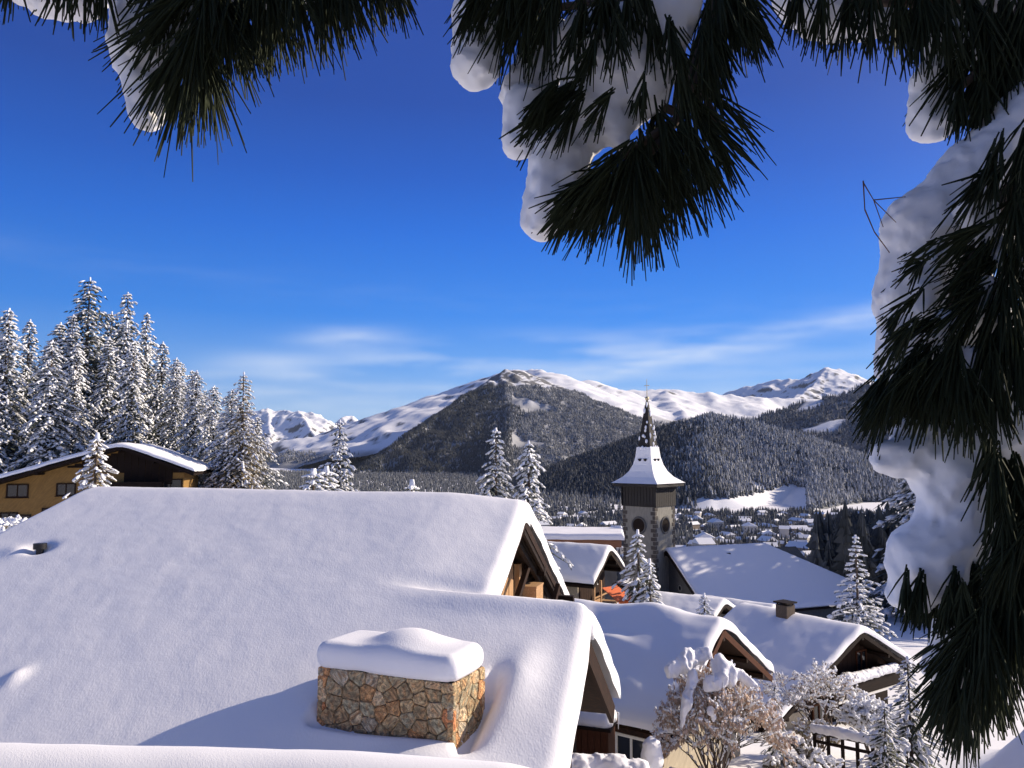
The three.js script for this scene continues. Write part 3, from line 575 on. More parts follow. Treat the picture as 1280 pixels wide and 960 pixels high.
{ // dark timber house at right
  const c = chalet({ name: 'chalet', label: 'dark timber chalet with snow heaped on its balcony, below the tall spruce', apex: at(1077, 782, 42), theta: 56, L: 8, wN: 7.4, wF: 5.2, mN: .46, mF: .52, snow: .36, over: 1.3, eave: .8, wall: M.woodBlack, deck: M.woodBlack, seed: 5, baseY: -16.6, nx: 50, nz: 50 });
  const { G, gt, zN, zF, over, h } = c, X = -over + .03;
  for (let k = 0; k < 30; k++) { const z = -4.9 + k * .42, t = gt(Math.abs(z) + .21) - .03, lo = 3.4; if (t < lo + .2) continue; const b = part('board', new THREE.BoxGeometry(.05, t - lo, .405), M.woodDark, G); b.position.set(X, (t + lo) / 2, z); }
  part('plastered_base', new THREE.BoxGeometry(.08, 3.3, 3.2).translate(X + .03, 1.65, 4.9), M.beige, G);
  const by = h - 3.1;
  part('balcony', boxes([[1.2, .14, 6.2, X + .6, by - .45, -.5], [.07, .75, 6.2, X + 1.18, by - .05, -.5], [1.1, .75, .07, X + .6, by - .05, 2.55], [1.1, .75, .07, X + .6, by - .05, -3.55]]), M.woodBlack, G);
  part('balcony_snow', lumps([[X + 1.12, by + .42, -3.2, X + 1.12, by + .42, -1.5, .26, .22], [X + 1.12, by + .42, -1.4, X + 1.12, by + .45, 1.2, .24, .3], [X + .9, by + .42, 1.0, X + 1.1, by + .38, 2.4, .3, .22]], .2, .06, .06), M.snow, G);
  part('rail', new THREE.BoxGeometry(.08, .1, 5.6).translate(X + 1.26, by - .52, -.5), M.whiteFrame, G);
  for (const z of [3.4, 2.0, -1.8]) windowOn(G, [X + .04, h - 2.35, z], Math.PI / 2, 1.0, 1.15, M.woodBrown, 2);
  for (const z of [2.2, -.4, -2.2]) windowOn(G, [X + .04, h - 4.6, z], Math.PI / 2, 1.1, 1.3, M.woodBrown, 2);
  const cz = thing('roof_chimney', 'short dark chimney on the roof of the dark timber chalet', 'chimney', G.localToWorld(V3(-4.4, h - .75, .5)), undefined, -56 * Math.PI / 180);
  part('stack', new THREE.BoxGeometry(.75, 1.2, .75).translate(0, .6, 0), M.woodGrey, cz); part('hood', boxes([[.95, .08, .95, 0, 1.34, 0], [.08, .14, .08, .3, 1.24, .3], [.08, .14, .08, -.3, 1.24, .3], [.08, .14, .08, .3, 1.24, -.3], [.08, .14, .08, -.3, 1.24, -.3]]), M.woodBlack, cz);
}
{ // chalet in front of the spire, left
  const c = chalet({ name: 'chalet', label: 'small beige chalet with balcony and snowy gable roof left of the church tower', apex: at(762, 681, 58), theta: 28, L: 9, wN: 3.3, wF: 2.9, mN: .64, mF: .62, snow: .4, over: 1.4, eave: .5, wall: M.beige, deck: M.woodBlack, seed: 8, baseY: -17.4 });
  const { G, gt, zN, zF, over, h } = c, X = -over + .03;
  for (let k = 0; k < 12; k++) { const z = -2.2 + k * .42, t = gt(Math.abs(z) + .21) - .03, lo = h - 4.4; const b = part('board', new THREE.BoxGeometry(.05, t - lo, .405), M.woodDark, G); b.position.set(X, (t + lo) / 2, z); }
  const y = h - 4.4;
  for (const z of [zN - .1, zN - 1.4]) part('post', new THREE.BoxGeometry(.16, 3.2, .16).translate(-.2, y + .4, z), M.woodTan, G);
  part('balcony', boxes([[1.2, .12, 5, -.75, y - .1, .3], [.06, .1, 5, -.2, y + .9, .3], [.05, .5, 1.4, -.2, y + .5, 2.1]]), M.woodTan, G);
  windowOn(G, [X + .04, y + 1.9, 0], Math.PI / 2, 1.4, 1.1, M.whiteFrame, 2);
  windowOn(G, [-4.5, y + 1.2, zN + .02], 0, 1.1, 1.2, M.whiteFrame, 2);
  part('porch_roof', boxes([[1.8, .12, 2.4, .7, y + 1.2, -2.2, 0, -.2]]), M.woodBlack, G);
  part('porch_snow', lumps([[.1, y + 1.4, -3.0, 1.3, y + 1.2, -3.0, .16, .14], [.1, y + 1.4, -1.5, 1.3, y + 1.2, -1.5, .16, .14], [.5, y + 1.36, -3, .5, y + 1.36, -1.4, .18, .18]], .2, .03, .06), M.snow, G);
  const p = at(772, 742, 55), aw = thing('awning', 'bright orange awning tilted out beside the beige chalet', 'awning', p, undefined, -.9);
  part('cloth', boxes([[1.7, .04, 1.5, 0, 0, 0, 0, -.45]]), M.orange, aw);
  part('valance', boxes(Array.from({ length: 7 }, (_, k) => [.03, .22, .19, .78, -.46, -.64 + k * .21])), M.orange, aw);
  part('arm', boxes([[1.6, .04, .04, 0, -.06, .7, 0, -.45], [1.6, .04, .04, 0, -.06, -.7, 0, -.45]]), M.iron, aw);
  aw.updateMatrixWorld();
}
{ // long low building with a flat snowed roof behind that chalet
  const p = at(722, 664, 82), by = groundY(p.x, 82) - 1, H = p.y - by, o = thing('long_house', 'long low brick building under a flat slab of snow behind the small beige chalet', 'house', V3(p.x, by, p.z), undefined, -.12);
  part('wall', new THREE.BoxGeometry(8, H - 1.2, 6).translate(0, (H - 1.2) / 2, 0), M.churchGrey, o);
  part('fascia', new THREE.BoxGeometry(9, .7, 7).translate(0, H - .86, 0), M.brickRed, o);
  for (let k = 0; k < 6; k++) part('post', new THREE.BoxGeometry(.18, 2.2, .18).translate(-3.6 + k * 1.45, H - 2.3, 3.3), M.woodTan, o);
  for (let k = 0; k < 5; k++) windowOn(o, [-2.9 + k * 1.45, H - 2.3, 3.03], 0, 1.1, 1.1, M.woodDark, 2);
  part('roof_snow', roofSnow({ xL: () => -4.7, xR: () => 4.8, zF: -3.7, zN: 3.8, th: .6, r: .3, nx: 30, nz: 20, Y: (x, z) => H + .15 + .1 * fbm(x * .5, z * .5, 2) }), M.snow, o);
}
{ // roof in front of the nave
  const c = chalet({ name: 'chalet', label: 'low house with shaded snow roof between the church nave and the dark timber chalet', apex: at(968, 755, 60), theta: 40, L: 6.8, wN: 4.6, wF: 4.2, mN: .52, mF: .46, snow: .36, over: 1, eave: .6, wall: M.churchGrey, deck: M.woodBlack, seed: 9, baseY: -18.6 });
  const { G, h, gt, over } = c; windowOn(G, [-over + .04, h - 2.6, 1.0], Math.PI / 2, 1.1, 1.1, M.whiteFrame, 2); windowOn(G, [-over + .04, h - 2.6, -1.2], Math.PI / 2, 1.1, 1.1, M.whiteFrame, 2);
}
{ // low annexe roof at the left of it, seen just over the ridge
  const c = chalet({ name: 'chalet', label: 'small grey house with snowy roof behind the mound on the beige chalet ridge', apex: at(905, 748, 52), theta: 35, L: 5.5, wN: 3, wF: 3, mN: .4, mF: .42, snow: .34, over: .7, eave: .5, wall: M.churchGrey, deck: M.woodBlack, seed: 10, baseY: -16 });
}

// ------------------------------------------------------------------ the church
{
  const D = 95, base = -21.5, c = at(811, 640, D), turn = (-42) * Math.PI / 180;   // one face looks left of the camera, one right
  const o = thing('church_tower', 'grey stone church tower with snowy flared spire and round openings', 'church tower', V3(c.x, base, c.z), undefined, turn);
  const Y = py => at(811, py, D).y - base, s = 4.45, hs = s / 2;
  const yT = Y(632), yB = Y(607);
  { // tower body with round openings on its four faces
    const body = part('tower_wall', new THREE.BoxGeometry(s, yT, s).translate(0, yT / 2, 0), M.church, o);
    const yo = Y(655);
    for (let k = 0; k < 4; k++) {
      const a = k * Math.PI / 2, ring = new THREE.TorusGeometry(.93, .13, 8, 32); const w = part('round_opening', ring, M.churchGrey, o); w.position.set(Math.sin(a) * (hs + .03), yo, Math.cos(a) * (hs + .03)); w.rotation.y = a;
      const g = part('louvre', new THREE.CylinderGeometry(.9, .9, .06, 32).rotateX(Math.PI / 2), M.woodBlack, w);
      g.position.z = .01;
    }
    const q = []; for (let k = 0; k < 22; k++) for (const [sx, sz] of [[1, 1], [1, -1], [-1, 1], [-1, -1]]) { const y = yT - .25 - k * .5, a = k % 2 ? .62 : .36, b = k % 2 ? .36 : .62; q.push([a, .42, b, sx * (hs + .05 - a / 2), y, sz * (hs + .05 - b / 2)]); }
    { const m = part('quoins', boxes(q), plaster([.30, .28, .26], 33), o); m.userData.kind = 'stuff'; }
  }
  // dark boarded belfry
  part('belfry', new THREE.BoxGeometry(s + .1, yB - yT + .3, s + .1).translate(0, (yB + yT) / 2 + .15, 0), M.tarred, o);
  for (let f = 0; f < 4; f++) for (let k = 0; k < 11; k++) { const a = f * Math.PI / 2, u = -hs + .2 + k * .43; const b = part('belfry_board', new THREE.BoxGeometry(.38, yB - yT + .1, .06), M.tarred, o); b.position.set(Math.sin(a) * (hs + .08) + Math.cos(a) * u, (yB + yT) / 2 + .05, Math.cos(a) * (hs + .08) - Math.sin(a) * u); b.rotation.y = a; }
  // flared spire, square in plan
  const prof = [[607.5, 31.5], [604.5, 31.5], [602, 28], [597, 21.5], [590, 16], [582, 12.4], [572, 10], [560, 8.6], [548, 7.3], [538, 6.0], [524, 4.4], [510, 2.5], [500, .8]].map(([py, w]) => [Y(py), w * .099]);
  const ringGeo = (from, to, grow) => { const g = new GB(), n = 6; const rows = prof.slice(from, to + 1).map(([y, w]) => { const r = []; for (let f = 0; f < 4; f++) for (let k = 0; k < n; k++) { const t = k / n * 2 - 1, q = w + grow, P = [[t, -1], [1, t], [-t, 1], [-1, -t]][f]; const wob = 1 + .03 * N3(P[0] * 3 + y, P[1] * 3, y); r.push(g.v(P[0] * q * wob, y + grow * .8, P[1] * q * wob)); } return r; });
    for (let j = 0; j < rows.length - 1; j++) for (let k = 0; k < 4 * n; k++) { const m = (k + 1) % (4 * n); g.q(rows[j][k], rows[j + 1][k], rows[j + 1][m], rows[j][m]); }
    return flat(g.build()); };
  part('spire_roof', ringGeo(0, 12, 0), M.tarred, o);
  part('soffit', new THREE.BoxGeometry(6.1, .12, 6.1).translate(0, Y(607), 0), M.tarred, o);
  part('spire_snow', ringGeo(1, 7, .13), M.snowFar, o);
  { // ragged snow higher up the spire
    const r = rng(91), g = new GB(), ico = new THREE.IcosahedronGeometry(1, 1); const I = mergeGeometries([ico]); const geo = indexed(ico);
    for (let k = 0; k < 70; k++) { const t = Math.pow(r(), 2.2), j = 6.9 + t * 4.6, a = Math.floor(j), y = lerp(prof[a][0], prof[Math.min(12, a + 1)][0], j - a), w = lerp(prof[a][1], prof[Math.min(12, a + 1)][1], j - a), f = Math.floor(r() * 4), q = (r() * 2 - 1) * w, P = [[q, -w], [w, q], [-q, w], [-w, -q]][f];
      g.add(geo, new THREE.Matrix4().compose(V3(P[0], y, P[1]), new THREE.Quaternion(), V3(.10 + .1 * r(), .12 + .28 * r(), .10 + .1 * r()))); }
    part('spire_snow_patches', g.build(), M.snowFar, o);
  }
  for (let f = 0; f < 4; f++) for (const u of [-.38, .38]) { const a = f * Math.PI / 2, w = 1.16, d = part('dormer', new THREE.ConeGeometry(.3, .75, 3).rotateX(Math.PI), M.tarred, o); d.position.set(Math.sin(a) * w + Math.cos(a) * u, Y(577), Math.cos(a) * w - Math.sin(a) * u); d.rotation.y = a; }
  part('finial', mergeGeometries([bar(V3(0, Y(502), 0), V3(0, Y(474), 0), .05, .03), new THREE.SphereGeometry(.26, 12, 8).translate(0, Y(498), 0), boxes([[.7, .07, .07, 0, Y(482), 0]])].map(g => { const q = g.toNonIndexed(); q.deleteAttribute('uv'); return q; })), std([.6, .5, .3], .4, { metalness: .7 }), o);
}
function indexed(g) { const n = g.attributes.position.count, q = g.clone(); if (!q.index) q.setIndex(Array.from({ length: n }, (_, k) => k)); return q; }
{ // nave: gable to the left, hipped end to the right
  const A = at(838, 684, 93), base = -22, th = 20 * Math.PI / 180, X = V3(Math.cos(th), 0, -Math.sin(th)), Z = V3(Math.sin(th), 0, Math.cos(th)), m = .70;
  const o = thing('church_nave', 'church nave with steep snowy roof and grey gable at the foot of the tower', 'church', V3(A.x, base, A.z), undefined, th);   // local x along the ridge, local z towards the camera
  const h = A.y - base, w = 8.6, Lr = 13.5, e = .35;
  const P = (x, z, k = 0) => V3(x, h - m * Math.abs(z) - k, z);
  const near = (k, g) => [P(-.5 - g, 0, k), P(-.5 - g, w + g, k), P(Lr + 6.5, w + g, k), P(Lr, 0, k)], far = (k, g) => [P(-.5 - g, -.02, k), P(Lr, -.02, k), P(Lr + 6.5, -w - g, k), P(-.5 - g, -w - g, k)];
  const hip = (k, g) => [P(Lr + .03, 0, k), P(Lr + 6.53, w + g, k), V3(Lr + 11 + g, h - m * w * .92 - k, 0), P(Lr + 6.53, -w - g, k)];
  part('roof_slope', ringSlab(near(e, 0), .25), M.woodBlack, o); part('roof_slope', ringSlab(far(e, 0), .25), M.woodBlack, o); part('roof_slope', ringSlab(hip(e, 0), .25), M.woodBlack, o);
  { // snow as one soft sheet over all slopes
    const g = new GB(), nx = 90, nz = 60;
    const top = (x, z) => { const hipx = x - Lr - (6.5 / w) * Math.abs(z) ; return h - m * soft(z, .25) - Math.max(0, x - Lr > 0 ? Math.max(0, (x - Lr) * .52 - m * soft(z, .25)) : 0) + .05 * fbm(x * .4, z * .4, 3); };
    const xe = z => Lr + 9.5 - 2.0 * Math.pow(Math.abs(z) / w, 2);
    for (const lay of [0, 1]) for (let j = 0; j <= nz; j++) for (let i = 0; i <= nx; i++) { const z = lerp(-w - .15, w + .15, j / nz), x = lerp(-.65, xe(z), i / nx), ed = (i === 0 || i === nx || j === 0 || j === nz); g.v(x, top(x, z) - (lay ? .34 : ed ? .1 : 0), z); }
    const q = (i, j, l) => l * (nx + 1) * (nz + 1) + j * (nx + 1) + i;
    for (let j = 0; j < nz; j++) for (let i = 0; i < nx; i++) { g.q(q(i, j, 0), q(i, j + 1, 0), q(i + 1, j + 1, 0), q(i + 1, j, 0)); g.q(q(i, j, 1), q(i + 1, j, 1), q(i + 1, j + 1, 1), q(i, j + 1, 1)); }
    for (let i = 0; i < nx; i++) { g.q(q(i, nz, 0), q(i, nz, 1), q(i + 1, nz, 1), q(i + 1, nz, 0)); g.q(q(i + 1, 0, 0), q(i + 1, 0, 1), q(i, 0, 1), q(i, 0, 0)); }
    for (let j = 0; j < nz; j++) { g.q(q(0, j, 0), q(0, j, 1), q(0, j + 1, 1), q(0, j + 1, 0)); g.q(q(nx, j + 1, 0), q(nx, j + 1, 1), q(nx, j, 1), q(nx, j, 0)); }
    part('roof_snow', g.build(.5), M.snow, o);
  }
  const gt = z => h - e - .3 - m * Math.abs(z);
  const s = new THREE.Shape([[w - .8, 0], [w - .8, gt(w - .8)], [0, gt(0)], [-w + .8, gt(w - .8)], [-w + .8, 0]].map(p => new THREE.Vector2(-p[0], p[1]))), g = new THREE.ExtrudeGeometry(s, { depth: Lr + 4.5, bevelEnabled: false }); g.rotateY(Math.PI / 2); g.translate(.35, 0, 0); planarUV(g, .3);
  part('wall', g, M.churchGrey, o);
  const r = part('round_window', new THREE.TorusGeometry(.32, .07, 8, 24).rotateY(Math.PI / 2), M.church, o); r.position.set(.34, h - 4.6, 1.4); const pn = part('pane', new THREE.CylinderGeometry(.32, .32, .04, 24).rotateZ(Math.PI / 2), M.glass, r);
  for (const sg of [1, -1]) { const len = Math.hypot(w, m * w), b = part('barge_board', new THREE.BoxGeometry(.08, .4, len), M.woodBlack, o); b.position.set(-.56, h - e - .2 - m * w / 2, sg * w / 2); b.rotation.x = sg * Math.atan(m); }
  o.updateMatrixWorld();
  const v = thing('roof_vent', 'tiny dark vent near the ridge of the church nave roof', 'vent', o.localToWorld(V3(7.2, h - 1.3, 1.3))); part('hood', boxes([[.5, .3, .5, 0, .35, 0], [.3, .4, .3, 0, .1, 0]]), M.iron, v);
}

// ------------------------------------------------------------------ the town on the valley floor
{
  const r = rng(303), walls = [[.42, .38, .33], [.30, .25, .2], [.5, .47, .42], [.2, .16, .13], [.36, .36, .36]];
  const proto = walls.map((c, k) => {
    const g = new GB(), m = new THREE.Matrix4(), w = 8 + 3 * (k % 3), L = 11 + 2 * (k % 2) * 3, H = 5 + 2.2 * (k % 3), rh = 2.6;
    const B = (x0, x1, y0, y1, z0, z1, col) => g.add(indexed(new THREE.BoxGeometry(x1 - x0, y1 - y0, z1 - z0)), m.makeTranslation((x0 + x1) / 2, (y0 + y1) / 2, (z0 + z1) / 2), col);
    B(-w / 2, w / 2, -3, H, -L / 2, L / 2, c);
    for (let f = 0; f < Math.round(H / 2.7); f++) for (let q = 0; q < 4; q++) { const x = -w / 2 + w * (q + .5) / 4; B(x - .5, x + .5, f * 2.7 + .9, f * 2.7 + 2.1, -L / 2 - .05, L / 2 + .05, [.03, .03, .035]); }
    const a = g.v(-w / 2 - .8, H - .3, -L / 2 - .8, SNOWC), b = g.v(w / 2 + .8, H - .3, -L / 2 - .8, SNOWC), cc = g.v(w / 2 + .8, H - .3, L / 2 + .8, SNOWC), d = g.v(-w / 2 - .8, H - .3, L / 2 + .8, SNOWC), e = g.v(0, H + rh, -L / 2 - .8, SNOWC), f = g.v(0, H + rh, L / 2 + .8, SNOWC);
    g.q(a, d, f, e); g.q(b, e, f, cc); g.t(a, e, b); g.t(d, cc, f); g.q(a, b, cc, d);
    return flat(g.build());
  });
  let n = 0, guard = 0; const placed = [];
  while (n < 210 && guard++ < 9000) {
    const px = 676 + r() * 480, d = 340 + 740 * Math.pow(r(), .8), x = (px - 640) / 960 * d;
    if (px > 930 && px < 1010 && d > 900 && r() < .7) continue;
    if (px > 1045 && d > 370 && d < 640) continue;
    if (placed.some(p => Math.hypot(p[0] - x, p[1] - d) < 17)) continue;
    if (fbm(x * .008, d * .006, 2, 3) < -.12) continue;
    placed.push([x, d]);
    const kind = Math.floor(r() * proto.length), m = part(numbered('town_house'), proto[kind], M.snowVC, scene); m.position.set(x, groundY(x, d), -d); m.rotation.y = r() * 3.14; const s = .62 + .42 * r(); m.scale.set(s, s * (.8 + .5 * r()), s);
    const look = ['beige walled', 'brown walled', 'cream walled', 'dark timber', 'grey walled'][kind]; tag(m, 'tiny ' + look + ' house with snowy roof in the distant valley town', 'house', look + ' houses of the far valley town'); n++;
  }
}

// ------------------------------------------------------------------ snowy conifers
M.needles = std([.055, .066, .056], .85);
M.needlesLight = std([.075, .085, .05], .85);
M.larch = std([.20, .16, .09], .9);
M.bark = std([.09, .065, .05], .95);
const LUMP = indexed(new THREE.SphereGeometry(1, 5, 3)), LUMP_FAR = indexed(new THREE.SphereGeometry(1, 5, 2));
function blade(g, a, b, side, w, col, thin) {             // a thin closed leaf from a to b
  const m = V3().lerpVectors(a, b, .45), up = V3().subVectors(b, a).cross(side).normalize().multiplyScalar(w * .35);
  const i0 = g.v(a.x, a.y, a.z, col), L = g.v(m.x + side.x * w, m.y + side.y * w, m.z + side.z * w, col), R = g.v(m.x - side.x * w, m.y - side.y * w, m.z - side.z * w, col), U = g.v(m.x + up.x, m.y + up.y, m.z + up.z, col), i1 = g.v(b.x, b.y, b.z, col);
  g.t(i0, L, U); g.t(i0, U, R); g.t(i1, U, L); g.t(i1, R, U); if (!thin) { g.t(i0, R, L); g.t(i1, L, R); }
}
const QI = new THREE.Quaternion(), MX = new THREE.Matrix4();
function lumpAt(g, p, dir, l, w, t, geo = LUMP) { MX.compose(p, QI.setFromUnitVectors(V3(1, 0, 0), dir), V3(l, t, w)); g.add(geo, MX); }
function spruceParts(seed, { h = 20, r = 3.2, gap = .62, droop = .42, rise = .12, snow = 1, crown = .74, leaf = 1, start = .03, twig = 1, ls = 1 }) {
  const R = rng(seed), fol = new GB(), sn = new GB(), geo = h > 10 ? LUMP_FAR : LUMP;
  const trunk = mergeGeometries([new THREE.CylinderGeometry(.03, .017 * h, h * .98, 8, 1).translate(0, h * .49, 0)]);
  for (let y = h * start; y < h * .985; y += gap * (.8 + .4 * R()) * (1 - .45 * y / h)) {
    const t = y / h, len = r * Math.pow(1 - t, crown) * (.6 + .7 * R()) + .12, nb = Math.max(4, Math.round(4.5 + 4 * (1 - t) * (len / r + .4))), a0 = R() * 6.28;
    for (let k = 0; k < nb; k++) {
      const a = a0 + (k + .5 * R()) / nb * 6.283, L = len * (.5 + .75 * R()), dr = droop * (.7 + .7 * R()) * (1 - .35 * t), ca = Math.cos(a), sa = Math.sin(a);
      const pt = s => V3(ca * L * s, y + L * (rise * s - dr * s * s * 1.25) , sa * L * s);
      const out = V3(ca, 0, sa), side = V3(-sa, 0, ca), K = clamp(Math.round(L * 1.9), 1, 6);
      blade(fol, pt(.05), pt(1.0), side, .12 * leaf + .04 * L, undefined, true);
      for (let q = 1; q <= K; q++) {
        const s = (q - .3) / K, p = pt(s), bl = (.22 + .30 * L * (1 - .55 * s)) * (.75 + .5 * R()) * leaf;
        for (const sg of [1, -1]) {
          const e = V3().copy(p).addScaledVector(side, sg * bl * .8).addScaledVector(out, bl * .55); e.y -= bl * (.38 + .5 * R());
          const dv = V3().subVectors(e, p).normalize(), sd = V3(0, 1, 0).cross(dv).normalize();
          blade(fol, p, e, sd, .075 * leaf + .05 * bl * twig, undefined, true);
          if (R() < .66 * snow) { const c = V3().lerpVectors(p, e, .5); c.y += .05; lumpAt(sn, c, dv, bl * .42, (.085 + .06 * R()) * ls, (.06 + .03 * R()) * ls * 1.1, geo); }
        }
        if (R() < .86 * snow * (.45 + .75 * s)) { const d2 = V3().subVectors(pt(Math.min(1, s + .1)), pt(s - .1)).normalize(); p.y += (.06 + .03 * R()) * ls; lumpAt(sn, p, d2, (.16 * ls + .5 * L / K * .8) * (.7 + .5 * R()), (.09 + .05 * L) * (.5 + .8 * R()) * (.4 + .6 * ls), (.07 + .05 * R()) * ls * 1.1, geo); }
      }
    }
  }
  lumpAt(sn, V3(0, h * .985, 0), V3(0, 1, 0), .3, .1, .1);
  return { trunk, foliage: fol.build(), snow: sn.build(.5) };
}
const KIND = {
  spruce: [spruceParts(401, { h: 20, r: 4.3, droop: .55, snow: .95, gap: .66 }), M.needles], snowy: [spruceParts(402, { h: 20, r: 4.3, droop: .65, snow: 1.1, leaf: .95, gap: .66 }), M.needles],
  dark: [spruceParts(403, { h: 22, r: 5.4, snow: .45, droop: .34, rise: .08, crown: .62, leaf: 1.15, gap: .75 }), M.needles], narrow: [spruceParts(404, { h: 20, r: 3.2, snow: .9, droop: .65 }), M.needles],
  larch: [spruceParts(405, { h: 18, r: 4.0, snow: .7, droop: .5, leaf: .9, twig: .6 }), M.larch],
  small: [spruceParts(406, { h: 8, r: 2.3, gap: .36, snow: 1.0, droop: .55, leaf: .5, rise: .15, ls: .5 }), M.needlesLight], slim: [spruceParts(407, { h: 8, r: 1.7, gap: .34, snow: 1.0, droop: .6, leaf: .42, ls: .55 }), M.needlesLight],
  tiered: [spruceParts(408, { h: 9, r: 3.3, gap: .45, snow: .9, droop: .16, rise: .02, leaf: .5, crown: .95, ls: .6 }), M.needles],
  pale: [spruceParts(409, { h: 8, r: 1.9, gap: .27, snow: 1.2, droop: .5, leaf: .42, ls: .42 }), M.larch],
};
const HGT = { spruce: 20, snowy: 20, dark: 22, narrow: 20, larch: 18, small: 8, slim: 8, tiered: 9, pale: 8 }, PROTO = {};
// a tree whose tip shows at (px, py) of the photo, d metres away, rooted in the ground there
function tree(kind, px, py, d, label, group, wide = 1, turn = 0, name = kind === 'larch' ? 'larch_tree' : 'spruce_tree') {
  const tip = at(px, py, d), gy = groundY(tip.x, d) - .2, H = tip.y - gy, s = H / HGT[kind]; let o;
  if (!PROTO[kind]) {
    o = PROTO[kind] = thing(name, label, 'tree', V3(), group);
    const [g, m] = KIND[kind]; part('trunk', g.trunk, M.bark, o); part('crown', g.foliage, m, o); part('crown_snow', g.snow, M.snowFar, o);
  } else { o = PROTO[kind].clone(); o.name = numbered(name); o.userData = {}; scene.add(o); tag(o, label, 'tree', group); }
  o.position.set(tip.x, gy, tip.z); o.rotation.y = turn; o.scale.set(s * wide, s, s * wide); return o;
}
const GL = 'snowy trees on the slope behind the ochre chalet';
[['snowy', -18, 430, 68, 'bright snowy spruce cut by the left edge of the picture', 1.1], ['snowy', 12, 384, 76, 'tall white frosted spruce nearest the left edge, left of the dark narrow one', 1.1], ['narrow', 38, 398, 92, 'dark narrow spruce between two white ones near the left edge', 1.1],
 ['snowy', 66, 424, 71, 'broad white spruce rising directly above the left end of the ochre chalet roof', 1.15], ['spruce', 92, 392, 84, 'snowy spruce in the shade of the tallest tree, on its left', 1], ['dark', 113, 345, 88, 'tallest dark spruce with broad ragged top at left', .95],
 ['snowy', 97, 428, 74, 'white spruce standing in front of the tallest dark tree', .95], ['spruce', 160, 364, 84, 'second tallest spruce, just right of the tallest dark one', .95], ['narrow', 137, 420, 78, 'narrow snowy spruce in the gap between the two tallest trees', 1.1],
 ['snowy', 168, 425, 73, 'white spruce behind the ridge of the ochre chalet roof', 1], ['spruce', 184, 390, 88, 'spruce peeping out right behind the second tallest tree', .9], ['narrow', 204, 426, 84, 'slender dark spruce stepping down right of the tall pair', 1.2],
 ['snowy', 221, 446, 76, 'white spruce above the right half of the ochre chalet roof', .95], ['spruce', 240, 462, 80, 'spruce behind the right eave of the ochre chalet', 1], ['snowy', 268, 481, 69, 'full white spruce just right of the ochre chalet', 1.2],
 ['larch', 305, 464, 66, 'loose pale larch at the right end of the left tree group', 1], ['spruce', 60, 430, 98, 'shaded spruce deep in the gap left of the tallest tree', 1.3], 
 ['spruce', 252, 490, 92, 'shaded spruce between the right eave and the full white spruce', 1.2], 
 ['dark', 140, 388, 97, 'dark spruce top between the two tallest trees, in the back row', 1.2], ['narrow', 76, 402, 99, 'dark spruce top left of the tallest tree, in the back row', 1.5], ['spruce', 226, 452, 90, 'spruce of the back row over the right slope of the chalet roof', 1.2], ['dark', 258, 486, 86, 'dark spruce behind the full white one right of the chalet', .9],  ['snowy', 246, 462, 73, 'white spruce rising over the right eave of the ochre chalet', 1.1], ['snowy', 290, 486, 67, 'white spruce filling the gap left of the pale larch', 1.2], ['spruce', 322, 520, 70, 'short spruce just right of the pale larch', 1.1], ['spruce', 0, 420, 92, 'spruce of the back row at the very left edge', 1.2],
].forEach(([k, px, py, d, l, w], i) => tree(k, px, py, d, l, GL, w * 1.16, i * 1.7));
tree('pale', 122, 543, 44, 'slim frosted pale tree in front of the ochre chalet gable', undefined, 1.1, .4, 'frosted_tree');
const GR = 'snowy conifers showing over the foreground roof ridge';
tree('spruce', 425, 523, 60, 'snowy conifer alone over the middle of the foreground roof ridge', GR, 1.05, .3);
tree('small', 392, 588, 56, 'low snow clumped conifer left of the lone one over the roof ridge', GR, 1.5, 1.3); tree('small', 408, 585, 58, 'low snow clumped conifer touching the lone one over the roof ridge', GR, 1.4, 2.3);
tree('small', 515, 602, 58, 'tip of a snowy conifer barely over the roof ridge', GR, 1.3, 2.9);
tree('spruce', 620, 533, 56, 'left one of the two snowy conifers behind the roof gable end', GR, 1.0, .9); tree('snowy', 661, 549, 54, 'right one of the two snowy conifers behind the roof gable end', GR, 1.1, 3.3);
tree('small', 797, 664, 54, 'snow caked spruce in front of the church tower', undefined, .95, 4.1); tree('small', 812, 700, 53, 'lower snow caked spruce leaning on the one before the tower', undefined, 1.1, 5.1);
tree('tiered', 1069, 670, 60, 'tall tiered spruce with snow lined branches right of the church nave', undefined, .95, .2);
tree('slim', 880, 743, 47, 'little snowy conifer tip behind the mound of the beige chalet ridge', undefined, 1.2, 1.1);
tree('slim', 968, 852, 24.5, 'small slim white conifer beside the tan leafed bush', undefined, .8, 2.1);
tree('small', 1134, 822, 27, 'dark snowy conifer in front of the dark timber chalet, half behind the pine', undefined, 1.1, 3.1); tree('small', 1105, 880, 25, 'low snowy conifer at the garden edge below the dark timber chalet', undefined, 1.3, 4.4);
// the row of spruces off to the right whose shadow lies over the nave and the gardens
[[1185, 440, 96], [1222, 410, 100], [1270, 395, 98], [1325, 390, 95], [1200, 440, 107], [1172, 480, 91], [1245, 400, 91]].forEach(([px, py, d], i) => tree(i % 2 ? 'spruce' : 'dark', px, py, d, 'spruce in the stand beyond the pine boughs right of the nave', 'spruces right of the church', 1.25, i));

